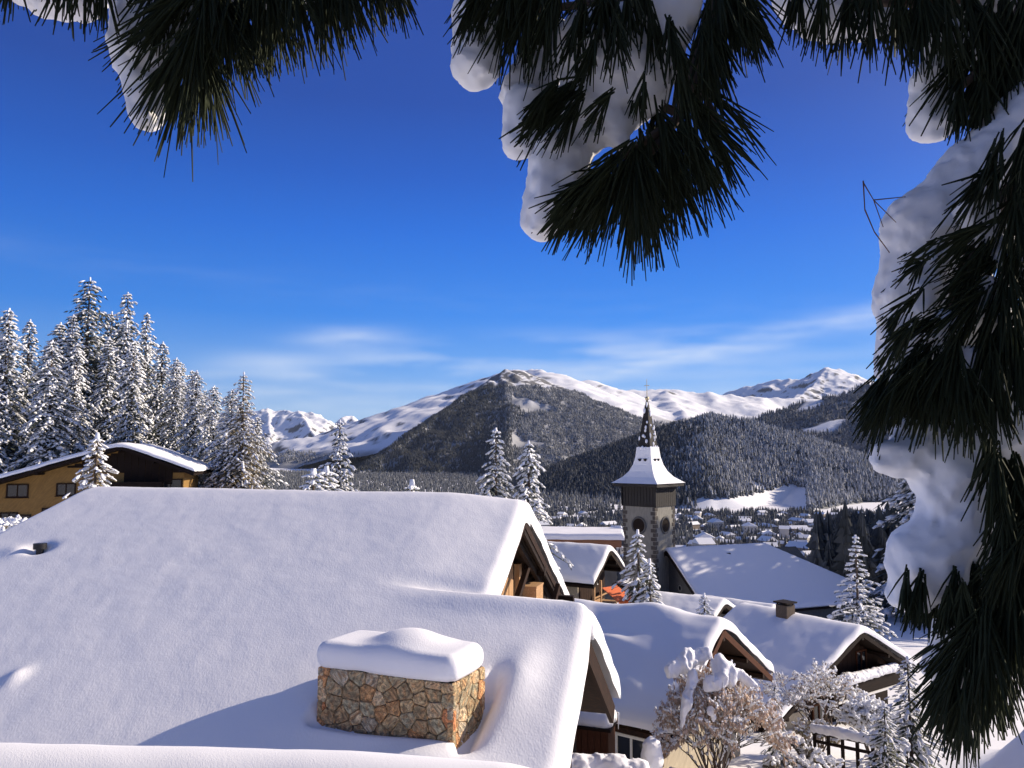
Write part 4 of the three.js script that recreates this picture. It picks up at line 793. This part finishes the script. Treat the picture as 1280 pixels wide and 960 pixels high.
// ------------------------------------------------------------------ bushes and bare trees
function shrubParts(seed, { h, w, stems, depth = 4, leaves = 10, leafLen = .12, cols, snow = 1, lean = 0, lumpSize = 1, split = 3 }) {
  const R = rng(seed), wd = [], lf = new GB(), sn = new GB();
  const grow = (p, dir, len, r, lev) => {
    const q = V3().copy(p).addScaledVector(dir, len); wd.push(bar(p, q, r, r * .7, lev > 1 ? 3 : 5, true));
    const hor = Math.hypot(dir.x, dir.z);
    if (lev >= 1) for (let k = 0; k < Math.ceil(len * 4 * snow * (.3 + hor)); k++) { const c = V3().lerpVectors(p, q, R()); c.y += r + .02 * lumpSize; lumpAt(sn, c, dir, (.05 + .11 * R()) * lumpSize, (.03 + .04 * R()) * lumpSize, (.025 + .035 * R()) * lumpSize); }
    if (lev >= depth - 1) for (let k = 0; k < leaves; k++) {
      const c = V3().lerpVectors(p, q, .3 + .8 * R()), v = V3(R() - .5, -.15 - .6 * R(), R() - .5).normalize(), e = c.clone().addScaledVector(v, leafLen * (.6 + .8 * R())), sd = V3(0, 1, 0).cross(v).normalize();
      blade(lf, c, e, sd, leafLen * .3, cols(c, R), true);
      if (R() < .5 * snow) { c.y += .02; lumpAt(sn, c, V3(v.x, 0, v.z).normalize(), (.04 + .06 * R()) * lumpSize, (.03 + .04 * R()) * lumpSize, (.02 + .03 * R()) * lumpSize); }
    }
    if (lev < depth) { const n = split - (R() < .35 ? 1 : 0); for (let k = 0; k < n; k++) { const d = dir.clone().add(V3((R() - .5) * 1.5, (R() - .42) * .9, (R() - .5) * 1.5)).normalize(); d.y -= .12 * lev * .5; d.normalize(); grow(q, d, len * (.66 + .22 * R()), r * .62, lev + 1); } }
  };
  for (let k = 0; k < stems; k++) { const a = k / stems * 6.28 + R(), t = (.25 + .75 * R()) * w / h; grow(V3(Math.cos(a) * .15, 0, Math.sin(a) * .15), V3(Math.cos(a) * t + lean, 1, Math.sin(a) * t).normalize(), h * .36, .035 * Math.sqrt(h), 0); }
  const stripped = wd.map(g => g); return { wood: mergeGeometries(stripped), leaves: lf.p.length ? lf.build() : null, snow: sn.build(.5) };
}
M.leafVC = new THREE.MeshStandardMaterial({ color: 0xffffff, roughness: .85, vertexColors: true });
function shrub(name, label, px, d, spec, dy = 0) {
  const p = at(px, 900, d), gy = groundY(p.x, d) - .1 + dy, o = thing(name, label, spec.cat || 'bush', V3(p.x, gy, p.z)), g = shrubParts(spec.seed, spec);
  part('branches', g.wood, M.bark, o); if (g.leaves) part('leaves', g.leaves, M.leafVC, o); part('branch_snow', g.snow, M.snowFar, o); return o;
}
const TAN = [.70, .54, .43], OLIVE = [.12, .10, .06], ORNG = [.42, .20, .05], GREY = [.16, .13, .10];
{
  const o = shrub('leafy_bush', 'big bush with tan and orange leaves under pink lit lumps of snow', 893, 22.5, { seed: 501, h: 3.6, w: .95, stems: 11, depth: 5, split: 3, leaves: 9, leafLen: .14, snow: .5, lumpSize: .85, cols: (c, R) => mix3(mix3(TAN, OLIVE, .7 * R() * R()), ORNG, c.x > .5 && c.y < 2.2 && N3(c.x * 1.5, c.y * 1.5, c.z) > -.05 ? .85 * R() : .1 * R()) });
  o.scale.set(.60, .93, .72); o.updateMatrixWorld(); const L = (px, py, dd) => { const q = o.worldToLocal(at(px, py, 22.5 + dd)); return [q.x, q.y, q.z]; };
  const cap = (a, b, r0, r1) => [...a, ...b, r0 * 1.05, r1 * 1.05];
  part('snow_load', lumps([cap(L(836, 838, -.6), L(858, 828, -.4), .22, .30), cap(L(862, 824, -.2), L(884, 818, -.2), .26, .2), cap(L(866, 845, -.9), L(858, 880, -1.3), .2, .13), cap(L(900, 834, -.7), L(914, 846, -.8), .36, .3), cap(L(884, 855, -1.1), L(900, 850, -1.0), .18, .24), cap(L(858, 880, -1.3), L(853, 908, -1.4), .13, .09), cap(L(924, 842, -.6), L(945, 858, -.7), .16, .12), cap(L(888, 890, -1.5), L(893, 896, -1.5), .15, .13)], .34, .11, .05, 3), M.snow, o);
}
shrub('leafy_bush', 'smaller olive leafed bush left of the big tan one by the window', 850, 22.0, { seed: 502, h: 1.2, w: .5, stems: 6, depth: 4, leaves: 12, leafLen: .11, snow: .8, cols: (c, R) => mix3(OLIVE, TAN, R()) });
shrub('drooping_shrub', 'drooping white shrub weighed down by snow right of the big bush', 1002, 22.8, { seed: 503, h: 1.6, w: .8, stems: 9, depth: 4, leaves: 6, leafLen: .15, snow: .8, lumpSize: 1.1, cols: (c, R) => mix3(OLIVE, GREY, R()) });
shrub('drooping_shrub', 'low snow smothered shrub at the bottom edge under the big bush', 905, 20.5, { seed: 508, h: .9, w: 1.3, stems: 8, depth: 3, leaves: 9, leafLen: .12, snow: 2, lumpSize: 1.7, cols: (c, R) => mix3(OLIVE, GREY, R()) });
shrub('fruit_tree', 'small bare fruit tree with snow lined twigs before the dark timber chalet', 1028, 33, { seed: 504, cat: 'tree', h: 2.7, w: 1.0, stems: 3, depth: 5, leaves: 3, leafLen: .1, snow: .75, lumpSize: .8, cols: (c, R) => mix3(TAN, OLIVE, R()) });
shrub('yellowish_shrub', 'yellow green shrub at the foot of the small bare fruit tree', 1020, 32, { seed: 505, h: 1.3, w: .8, stems: 7, depth: 3, leaves: 14, leafLen: .14, snow: .5, cols: (c, R) => mix3([.22, .20, .05], TAN, R()) });
shrub('garden_shrub', 'snowy shrub beside the garden fence, nearest the bottom edge', 1072, 21.5, { seed: 506, h: 1.0, w: .7, stems: 7, depth: 3, leaves: 8, leafLen: .1, snow: 1.6, lumpSize: 1.3, cols: (c, R) => GREY });
shrub('garden_shrub', 'dark snowy shrub in front of the balcony of the dark timber chalet', 1092, 31, { seed: 507, h: 2.0, w: 1.1, stems: 7, depth: 4, leaves: 6, leafLen: .12, snow: 1.1, lumpSize: 1.4, cols: (c, R) => mix3(OLIVE, GREY, R()) });
shrub('snowy_shrub', 'snow loaded shrub at the left edge beside the ochre chalet', 0, 40, { seed: 509, h: 2.2, w: 1.2, stems: 9, depth: 3, leaves: 6, leafLen: .2, snow: 2.2, lumpSize: 2.4, cols: (c, R) => OLIVE }, 3.2);

{ // garden fence with a thick line of snow on its rail
  const a = at(1018, 915, 30), b = at(1132, 938, 26.5), o = thing('garden_fence', 'low dark garden fence with a thick line of snow on its rail', 'fence', V3(a.x, groundY(a.x, 30), a.z)); o.updateMatrixWorld();
  const A = o.worldToLocal(a.clone()), B = o.worldToLocal(b.clone()), P = t => V3().lerpVectors(A, B, t);
  part('rail', bar(P(0), P(1), .07, .07, 8), M.woodBlack, o); const dn = V3(0, -.32, 0); part('rail', bar(P(0).add(dn), P(1).add(dn), .06, .06, 8), M.woodBlack, o);
  for (let k = 0; k < 7; k++) { const p = P(k / 6), w = o.localToWorld(p.clone()), g = groundY(w.x, -w.z) - w.y - .3; part('post', bar(V3(p.x, p.y + g, p.z), V3(p.x, p.y + .05, p.z), .07, .07, 8), M.woodBlack, o); }
  const u = .13; part('rail_snow', lumps([[A.x, A.y + u, A.z, ...P(.33).add(V3(0, u + .03, 0)).toArray(), .16, .19], [...P(.33).add(V3(0, u + .03, 0)).toArray(), ...P(.7).add(V3(0, u - .02, 0)).toArray(), .19, .14], [...P(.7).add(V3(0, u - .02, 0)).toArray(), B.x, B.y + u, B.z, .14, .17]], .12, .05, .05), M.snow, o);
}
{ // snow capped post and heaps in front of the beige chalet
  const p = at(815, 950, 20.5), gy = groundY(p.x, 20.5), o = thing('garden_post', 'garden post under a tall dome of snow below the beige chalet window', 'post', V3(p.x, gy - .2, p.z)), H = p.y - gy + .2;
  part('post', new THREE.CylinderGeometry(.16, .18, H, 12).translate(0, H / 2, 0), M.woodGrey, o); part('snow_cap', lumps([[0, H, 0, 0, H + .32, 0, .30, .24]], .1, .03, .04), M.snow, o);
  const q = at(752, 962, 19), g2 = groundY(q.x, 19), c = []; const R = rng(71); for (let k = 0; k < 16; k++) { const x = q.x - 1.0 + k * .13, y = q.y + .10 * N3(k * .8, 1) + (k > 11 ? -.05 : .1); c.push([x, y - .2, q.z + .2 * (R() - .5), x, y + .1 * R(), q.z + .1 * (R() - .5), .30, .14 + .08 * R()]); }
  c.push([q.x - 1, g2, q.z, q.x + 1, g2, q.z, .9, .9]);
  struct('snow_drift', lumps(c, .14, .05, .05, 6), M.snow);
}

// ------------------------------------------------------------------ the pine whose boughs frame the picture
{
  const base = V3(1.5, -2.2, 1.5), o = thing('pine_tree', 'long needled pine whose snow laden boughs hang across the top and right of the picture', 'tree', base);
  M.pine = new THREE.MeshPhysicalMaterial({ color: lin(.024, .032, .016), roughness: .8, specularIntensity: .3 });
  M.pineBark = std([.085, .065, .05], .95);
  const R = rng(900), DOWN = V3(0, -1, 0);
  function needle(g, p, dir, len, r, bend, plain) {
    const m = p.clone().addScaledVector(dir, len * .5), e = p.clone().addScaledVector(dir, len); m.y -= bend * len * .25; e.y -= bend * len;
    const s1 = V3(dir.z + .01, .2, -dir.x).cross(dir).normalize(), s2 = V3().crossVectors(dir, s1).normalize();
    const ring = (c, q) => [0, 1, 2].map(k => { const a = k * 2.094; return g.v(c.x + (s1.x * Math.cos(a) + s2.x * Math.sin(a)) * q, c.y + (s1.y * Math.cos(a) + s2.y * Math.sin(a)) * q, c.z + (s1.z * Math.cos(a) + s2.z * Math.sin(a)) * q); });
    if (plain) { const A = ring(p, r * .8), C = ring(e, r * .5); for (let k = 0; k < 3; k++) { const n = (k + 1) % 3; g.q(A[k], A[n], C[n], C[k]); } return; }
    const A = ring(p, r * .8), B = ring(m, r), C = ring(e, r * .45);
    for (const [U, V] of [[A, B], [B, C]]) for (let k = 0; k < 3; k++) { const n = (k + 1) % 3; g.q(U[k], U[n], V[n], V[k]); }
    g.t(C[0], C[1], C[2]);
  }
  // a tuft on a shoot: needles leave the shoot along its end and sweep forward
  function tuft(parent, p, dir, n, len, spread, r = .0011, shoot = .5, bendK = .3, plain = false) {
    const g = new GB(), d0 = dir.clone().normalize();
    for (let k = 0; k < n; k++) {
      const t = Math.pow(R(), .8), q = p.clone().addScaledVector(d0, -len * shoot * (1 - t) + len * .15 * t).add(V3(R() - .5, R() - .5, R() - .5).multiplyScalar(len * .12));
      const v = d0.clone().multiplyScalar(1).add(V3(R() - .5, R() - .5, R() - .5).normalize().multiplyScalar(spread * (1.15 - .5 * t) * (.4 + .6 * R()))).normalize();
      needle(g, q, v, len * (.7 + .4 * R()), r * (.8 + .5 * R()), bendK * R(), plain);
    }
    const geo = g.build().translate(-base.x, -base.y, -base.z); return part('needle_tuft', geo, M.pine, parent);
  }
  const wood = (pts) => { const cv = new THREE.CatmullRomCurve3(pts.map(([px, py, d]) => at(px, py, d).sub(base))), n = pts.length * 6, g = new THREE.TubeGeometry(cv, n, 1, 7), P = g.attributes.position, r0 = pts[0][3], r1 = pts[pts.length - 1][3];
    for (let i = 0; i <= n; i++) { const c = cv.getPointAt(i / n), r = lerp(r0, r1, i / n); for (let k = 0; k <= 7; k++) { const q = i * 8 + k; P.setXYZ(q, c.x + (P.getX(q) - c.x) * r, c.y + (P.getY(q) - c.y) * r, c.z + (P.getZ(q) - c.z) * r); } }
    g.computeVertexNormals(); return g; };
  function bough(stems, tufts, snows, d, k = 1) {
    const b = part('bough', mergeGeometries(stems.map(wood)), M.pineBark, o);
    for (const [px, py, dx, dy, L, n = 60, dd = 0, sp = .62] of tufts) for (const q of [0, 1]) {
      const z = d + dd + (q ? .05 : -.02) + .03 * (R() - .5), s = z / F;
      tuft(b, at(px + 8 * (R() - .5), py + 8 * (R() - .5), z), V3(dx + .12 * (R() - .5), -dy + .12 * (R() - .5), (R() - .5) * .5), Math.round(n * .62), L * s * (px > 960 ? .80 : .92), sp * .95, .00132 * z / .8);
    }
    for (const group of snows) {
      const caps = group.map(([x0, y0, r0, x1 = x0, y1 = y0, r1 = r0, dz = 0]) => { const z = d + .045 + dz, A = at(x0, y0, z).sub(base), B = at(x1, y1, z).sub(base); return [A.x, A.y, A.z, B.x, B.y, B.z, r0 * z / F, r1 * z / F]; });
      part('snow_clump', lumps(caps, .018, .0045, .0035, group[0][0]), M.snowFar, b);
    }
    return b;
  }
  // upper left
  bough([[[560, -260, 1.0, .012], [420, -110, .9, .009], [300, -30, .84, .007], [250, 40, .82, .004]], [[420, -110, .9, .007], [250, -70, .86, .006], [90, -40, .84, .004], [10, -40, .84, .003]], [[440, -120, .9, .006], [470, -70, .86, .004], [480, -50, .85, .003]]],
    [[215, 20, -.8, .6, 112], [222, 60, -.55, .85, 112], [238, 75, -.2, 1, 118], [256, 72, .15, 1, 112], [250, 20, -.15, 1, 110], [282, 22, .3, .95, 105], [232, -8, -.85, .5, 105], [300, 0, .2, 1, 105], [270, -10, 0, 1, 110], [205, -20, -.2, 1, 100],
     [335, -20, .2, 1, 100], [365, -25, .3, 1, 105], [398, -32, .15, 1, 112], [428, -34, .3, 1, 100], [455, -42, .35, 1, 92], [482, -52, .3, 1, 84], [320, -22, 0, 1, 112], [345, -50, .1, 1, 120], [410, -60, .2, 1, 115],
     [112, -36, -.05, 1, 80, 40], [80, -38, -.2, 1, 74, 34], [16, -36, 0, 1, 70, 24], [128, -30, .1, 1, 72, 40], [60, -40, 0, 1, 60, 24]],
    [[[172, -30, 34, 176, 60, 34], [176, 60, 34, 184, 145, 20], [205, 10, 34], [190, 60, 34]], [[62, -22, 44], [95, -14, 40], [30, -30, 34]], [[350, -40, 40, 430, -50, 34], [300, -20, 40, 380, -20, 30, .02]]], .80);
  // middle
  bough([[[960, -220, .95, .014], [905, -60, .82, .011], [876, 60, .77, .009], [845, 150, .75, .006], [800, 205, .75, .004]], [[845, 150, .75, .005], [770, 200, .74, .004], [715, 235, .74, .003]], [[890, -10, .79, .007], [780, 0, .77, .005], [690, 10, .76, .004], [620, 15, .76, .003]], [[868, 90, .76, .004], [900, 160, .74, .003]], [[845, 140, .79, .005], [760, 110, .81, .004], [705, 120, .77, .003]]],
    [[640, 0, -.35, 1, 92], [620, -12, -.5, .9, 86], [662, 8, -.3, 1, 96], [692, 10, -.15, 1, 98], [598, -22, -.3, 1, 82], [722, 18, -.25, 1, 84], [640, -40, -.2, 1, 90], [690, -40, -.1, 1, 90],
     [706, 112, -.7, .7, 82], [694, 132, -.8, .6, 78], [714, 132, -.5, .85, 72], [680, 120, -.6, .8, 60],
     [760, -6, 0, 1, 72], [782, 4, .1, 1, 66], [748, 6, -.25, 1, 60], [800, -20, .1, 1, 60],
     [760, 205, -.7, .7, 104], [774, 218, -.45, .9, 104], [792, 212, -.1, 1, 112], [812, 198, .1, 1, 118], [840, 188, .2, 1, 106], [862, 178, .4, .9, 100], [732, 232, -.8, .6, 76], [880, 150, .5, .85, 100], [800, 225, .05, 1, 100], [750, 235, -.5, .9, 76], [830, 160, .2, 1, 100], [715, 250, -.6, .8, 60],
     [900, -10, .12, 1, 96], [915, 0, .35, .95, 90], [930, -10, .3, 1, 92], [892, 40, .2, 1, 84], [886, 118, .72, .62, 96, 18, 0, .4], [880, 60, .1, 1, 90], [812, 18, .1, 1, 70, 50, -.02], [842, 40, .15, 1, 78, 50, -.02], [856, 92, .2, 1, 80, 50, -.02], [742, 60, -.3, .9, 58, 44, -.02], [772, 38, 0, 1, 70, 50, -.02], [760, 128, -.55, .8, 60, 36, -.02], [800, 110, -.2, 1, 46, 26, -.03]],
    [[[596, 15, 32, 594, 80, 33], [612, -20, 34], [655, 130, 26, 650, 176, 24], [690, 60, 36, 650, 120, 26, .03]], [[776, 92, 70, 800, 60, 58], [830, 15, 48, 820, -40, 44], [735, 140, 48], [702, 200, 40, 688, 255, 36], [672, 282, 18], [740, 60, 50], [770, 160, 22, 776, 178, 12, -.02]]], .75);
  // upper right
  bough([[[1400, -120, .9, .016], [1300, -40, .82, .012], [1180, 0, .78, .008], [1080, 0, .77, .005], [1000, -20, .77, .003]], [[1300, -40, .82, .008], [1250, 60, .78, .006], [1200, 110, .76, .004]]],
    [[1002, -14, -.2, 1, 84], [1030, -2, -.1, 1, 84], [1058, 6, -.2, 1, 84], [1090, 0, -.05, 1, 96], [1120, 6, .1, 1, 92], [1150, 0, 0, 1, 100], [1180, 8, .05, 1, 112], [1215, 4, 0, 1, 130], [1255, 4, .1, 1, 140], [1285, 0, 0, 1, 150], [1200, 66, -.5, .8, 106], [1228, 78, -.3, .9, 106], [1258, 96, -.2, 1, 116], [1196, 112, -.3, 1, 72], [1290, 110, -.1, 1, 130], [1240, 30, -.1, 1, 120], [1270, 50, 0, 1, 120], [1160, -30, -.2, 1, 110], [1230, 120, -.2, 1, 80]],
    [[[1000, -5, 34, 1020, 14, 34], [1060, 14, 38], [1095, 20, 26], [990, -40, 34, 1080, -40, 40]], [[1166, 105, 28, 1163, 152, 28], [1190, 60, 34]], [[1200, -20, 40, 1290, -20, 50]]], .78);
  // right, upper half: a long snow covered bough coming down along the edge
  bough([[[1420, 60, .9, .016], [1330, 150, .8, .012], [1250, 250, .74, .009], [1200, 350, .72, .007], [1170, 450, .72, .004]], [[1290, 200, .76, .007], [1290, 330, .74, .006], [1280, 440, .74, .004]]],
    [[1228, 225, -.7, .6, 104], [1250, 275, -.6, .7, 108], [1240, 325, -.8, .5, 104], [1220, 368, -.75, .6, 104], [1196, 410, -.8, .6, 96], [1188, 445, -.5, .85, 104], [1158, 462, -.4, .9, 92], [1196, 468, -.2, 1, 100], [1236, 450, -.1, 1, 112], [1268, 440, 0, 1, 120], [1262, 350, -.25, 1, 120], [1272, 250, -.25, 1, 116], [1180, 390, -.85, .5, 84], [1140, 470, -.55, .85, 82], [1215, 290, -.85, .4, 92], [1225, 420, -.3, 1, 110], [1290, 300, -.2, 1, 130], [1290, 380, -.2, 1, 130], [1245, 190, -.4, .9, 100], [1280, 180, -.3, 1, 120], [1170, 460, -.2, 1, 92], [1215, 340, -.5, .9, 110], [1250, 400, -.2, 1, 120], [1290, 460, 0, 1, 110], [1112, 490, -.55, .9, 82], [1100, 480, -.6, .85, 76, 44], [1240, 490, 0, 1, 80], [1132, 455, -.6, .8, 92], [1150, 330, -.75, .6, 60, 26, -.03], [1140, 372, -.75, .65, 66, 34, -.03], [1138, 412, -.7, .7, 72, 40, -.03], [1165, 300, -.8, .5, 56, 18, -.03], [1170, 480, -.1, 1, 96], [1210, 490, 0, 1, 90]],
    [[[1300, 140, 46, 1215, 222, 40], [1215, 222, 40, 1150, 285, 40], [1150, 285, 40, 1135, 370, 38], [1135, 370, 34, 1122, 460, 28], [1180, 330, 50, 1190, 420, 44, .03]], [[1218, 262, 24, 1236, 300, 22, -.045]], [[1228, 372, 26, 1246, 402, 20, -.05]], [[1180, 405, 20, 1170, 436, 16, -.05]], [[1262, 318, 22, 1276, 342, 20, -.06]], [[1206, 452, 20, 1226, 470, 15, -.06]], [[1240, 480, 50, 1290, 540, 44, .03], [1250, 548, 28, 1300, 556, 34]]], .72);
  // right, middle
  bough([[[1420, 420, .95, .014], [1320, 500, .88, .011], [1230, 580, .82, .008], [1180, 680, .80, .006], [1165, 735, .74, .003]], [[1300, 520, .78, .007], [1290, 640, .75, .005], [1270, 700, .74, .003]]],
    [[1245, 580, -.1, 1, 90], [1266, 600, -.1, 1, 104], [1276, 668, -.5, .8, 100], [1256, 640, -.1, 1, 90], [1262, 690, -.4, .9, 84], [1290, 620, -.1, 1, 120], [1290, 700, -.1, 1, 110], [1240, 570, .1, 1, 80], [1172, 730, -.3, 1, 66, 60, .035], [1192, 735, 0, 1, 70, 60, .035], [1215, 730, .1, 1, 72, 60, .035], [1150, 728, -.25, 1, 60, 56, .035], [1235, 730, 0, 1, 78, 56, .03], [1134, 728, -.2, 1, 50, 40, .035], [1182, 748, -.15, 1, 54, 50, .01], [1205, 748, .05, 1, 56, 50, .01], [1260, 640, -.3, 1, 110]],
    [[[1112, 572, 22, 1180, 574, 30], [1186, 604, 40, 1196, 655, 36], [1196, 655, 36, 1160, 700, 42], [1156, 700, 42, 1140, 742, 27], [1212, 690, 40, 1225, 765, 26, .02], [1150, 548, 34, 1205, 552, 38, .02]]], .72);
  // right, lowest bough
  bough([[[1400, 640, .88, .012], [1310, 710, .8, .009], [1250, 770, .75, .006], [1215, 850, .73, .004], [1205, 890, .73, .003]]],
    [[1212, 796, -.5, .9, 108], [1232, 786, -.2, 1, 124], [1252, 796, 0, 1, 112], [1200, 790, -.65, .8, 82], [1220, 846, -.25, 1, 100], [1192, 846, -.4, 1, 92], [1262, 756, 0, 1, 116], [1240, 740, -.2, 1, 100], [1205, 870, -.2, 1, 84], [1280, 740, .1, 1, 116], [1245, 830, .1, 1, 90], [1180, 830, -.5, .9, 70], [1225, 800, 0, 1, 110]],
    [[[1196, 786, 24, 1168, 836, 17], [1230, 760, 32, 1210, 790, 26], [1260, 720, 30]], [[1228, 812, 16, 1238, 836, 11, -.05]], [[1204, 838, 13, 1198, 856, 9, -.05]]], .73);
  // a thin dead twig sticking out of the snow
  { const L = (px, py) => at(px, py, .72).sub(base), tw = (a, b, r) => bar(L(...a), L(...b), r, r * .7, 6); part('dead_twig', mergeGeometries([tw([1079, 226], [1081, 262], .0007), tw([1081, 262], [1093, 290], .0007), tw([1093, 290], [1112, 316], .0006), tw([1079, 228], [1092, 250], .0006), tw([1092, 250], [1104, 284], .0005), tw([1092, 250], [1132, 246], .0006), tw([1092, 250], [1120, 278], .0005)]), std([.13, .06, .04], .8), o); }
  // trunk, and unseen crown boughs packed round the camera to shade the framing boughs
  { const cv = new THREE.CatmullRomCurve3([V3(0, 0, 0), V3(.05, 2.5, -.05), V3(-.05, 5.2, 0), V3(0, 8.2, .05)]), g = new THREE.TubeGeometry(cv, 24, .17, 12), P = g.attributes.position; for (let i = 0; i < P.count; i++) { const y = P.getY(i), c = cv.getPointAt(clamp(y / 8.2)), k = 1.15 - .11 * y; P.setX(i, c.x + (P.getX(i) - c.x) * k); P.setZ(i, c.z + (P.getZ(i) - c.z) * k); } g.computeVertexNormals(); part('trunk', g, M.pineBark, o); }
  const inView = (w, m) => w.z < .15 && w.x < -.70 * w.z + m && w.x > .70 * w.z - m && w.y < -.62 * w.z + m && w.y > .5 * w.z - m;
  for (let k = 0; k < 118; k++) {
    const a = k * 2.399, y = 1.2 + k * .055, L = (3.5 - .018 * k) * (.8 + .35 * R()), droop = .35 + .3 * R(), P = t => V3(Math.cos(a) * L * t, y + .25 * t - droop * t * t, Math.sin(a) * L * t);
    let end = 1; for (let t = .1; t <= 1; t += .05) { const w = P(t).add(base); if (inView(w, .42) || w.length() < .75) { end = t - .12; break; } }
    if (end < .3) continue;
    const b = part('bough', mergeGeometries([bar(P(0), P(end * .5), .03, .016, 6), bar(P(end * .5), P(end * .85), .016, .007, 6), bar(P(end * .85), P(end), .007, .002, 6)]), M.pineBark, o);
    tuft(b, P(end * .97).add(base), V3(Math.cos(a), -.35, Math.sin(a)), 34, .1, .7, .002, .8, .1, true);
    for (let q = 0; q < 13; q++) { const t = end * (.25 + .75 * R()), p = P(t).add(V3((R() - .5) * .7, (R() - .6) * .3, (R() - .5) * .7)).add(base); if (inView(p, .36) || p.length() < .6) continue; tuft(b, p, V3(Math.cos(a) + R() - .5, -.5 - R(), Math.sin(a) + R() - .5), 26, .20, .9, .0085, .5, .1, true); }
    if (end > .45 && k % 3 === 0) { const A = P(end * .45), B = P(end * .92); part('snow_clump', lumps([[A.x, A.y + .07, A.z, B.x, B.y + .06, B.z, .15, .12]], .08, .03, .06), M.snowFar, b); }
  }
}

// thin winter air over the valley
scene.fog = new THREE.FogExp2(new THREE.Color().setRGB(.75, .85, 1), 1.2e-5);

shade(scene);
renderer.render(scene, camera);
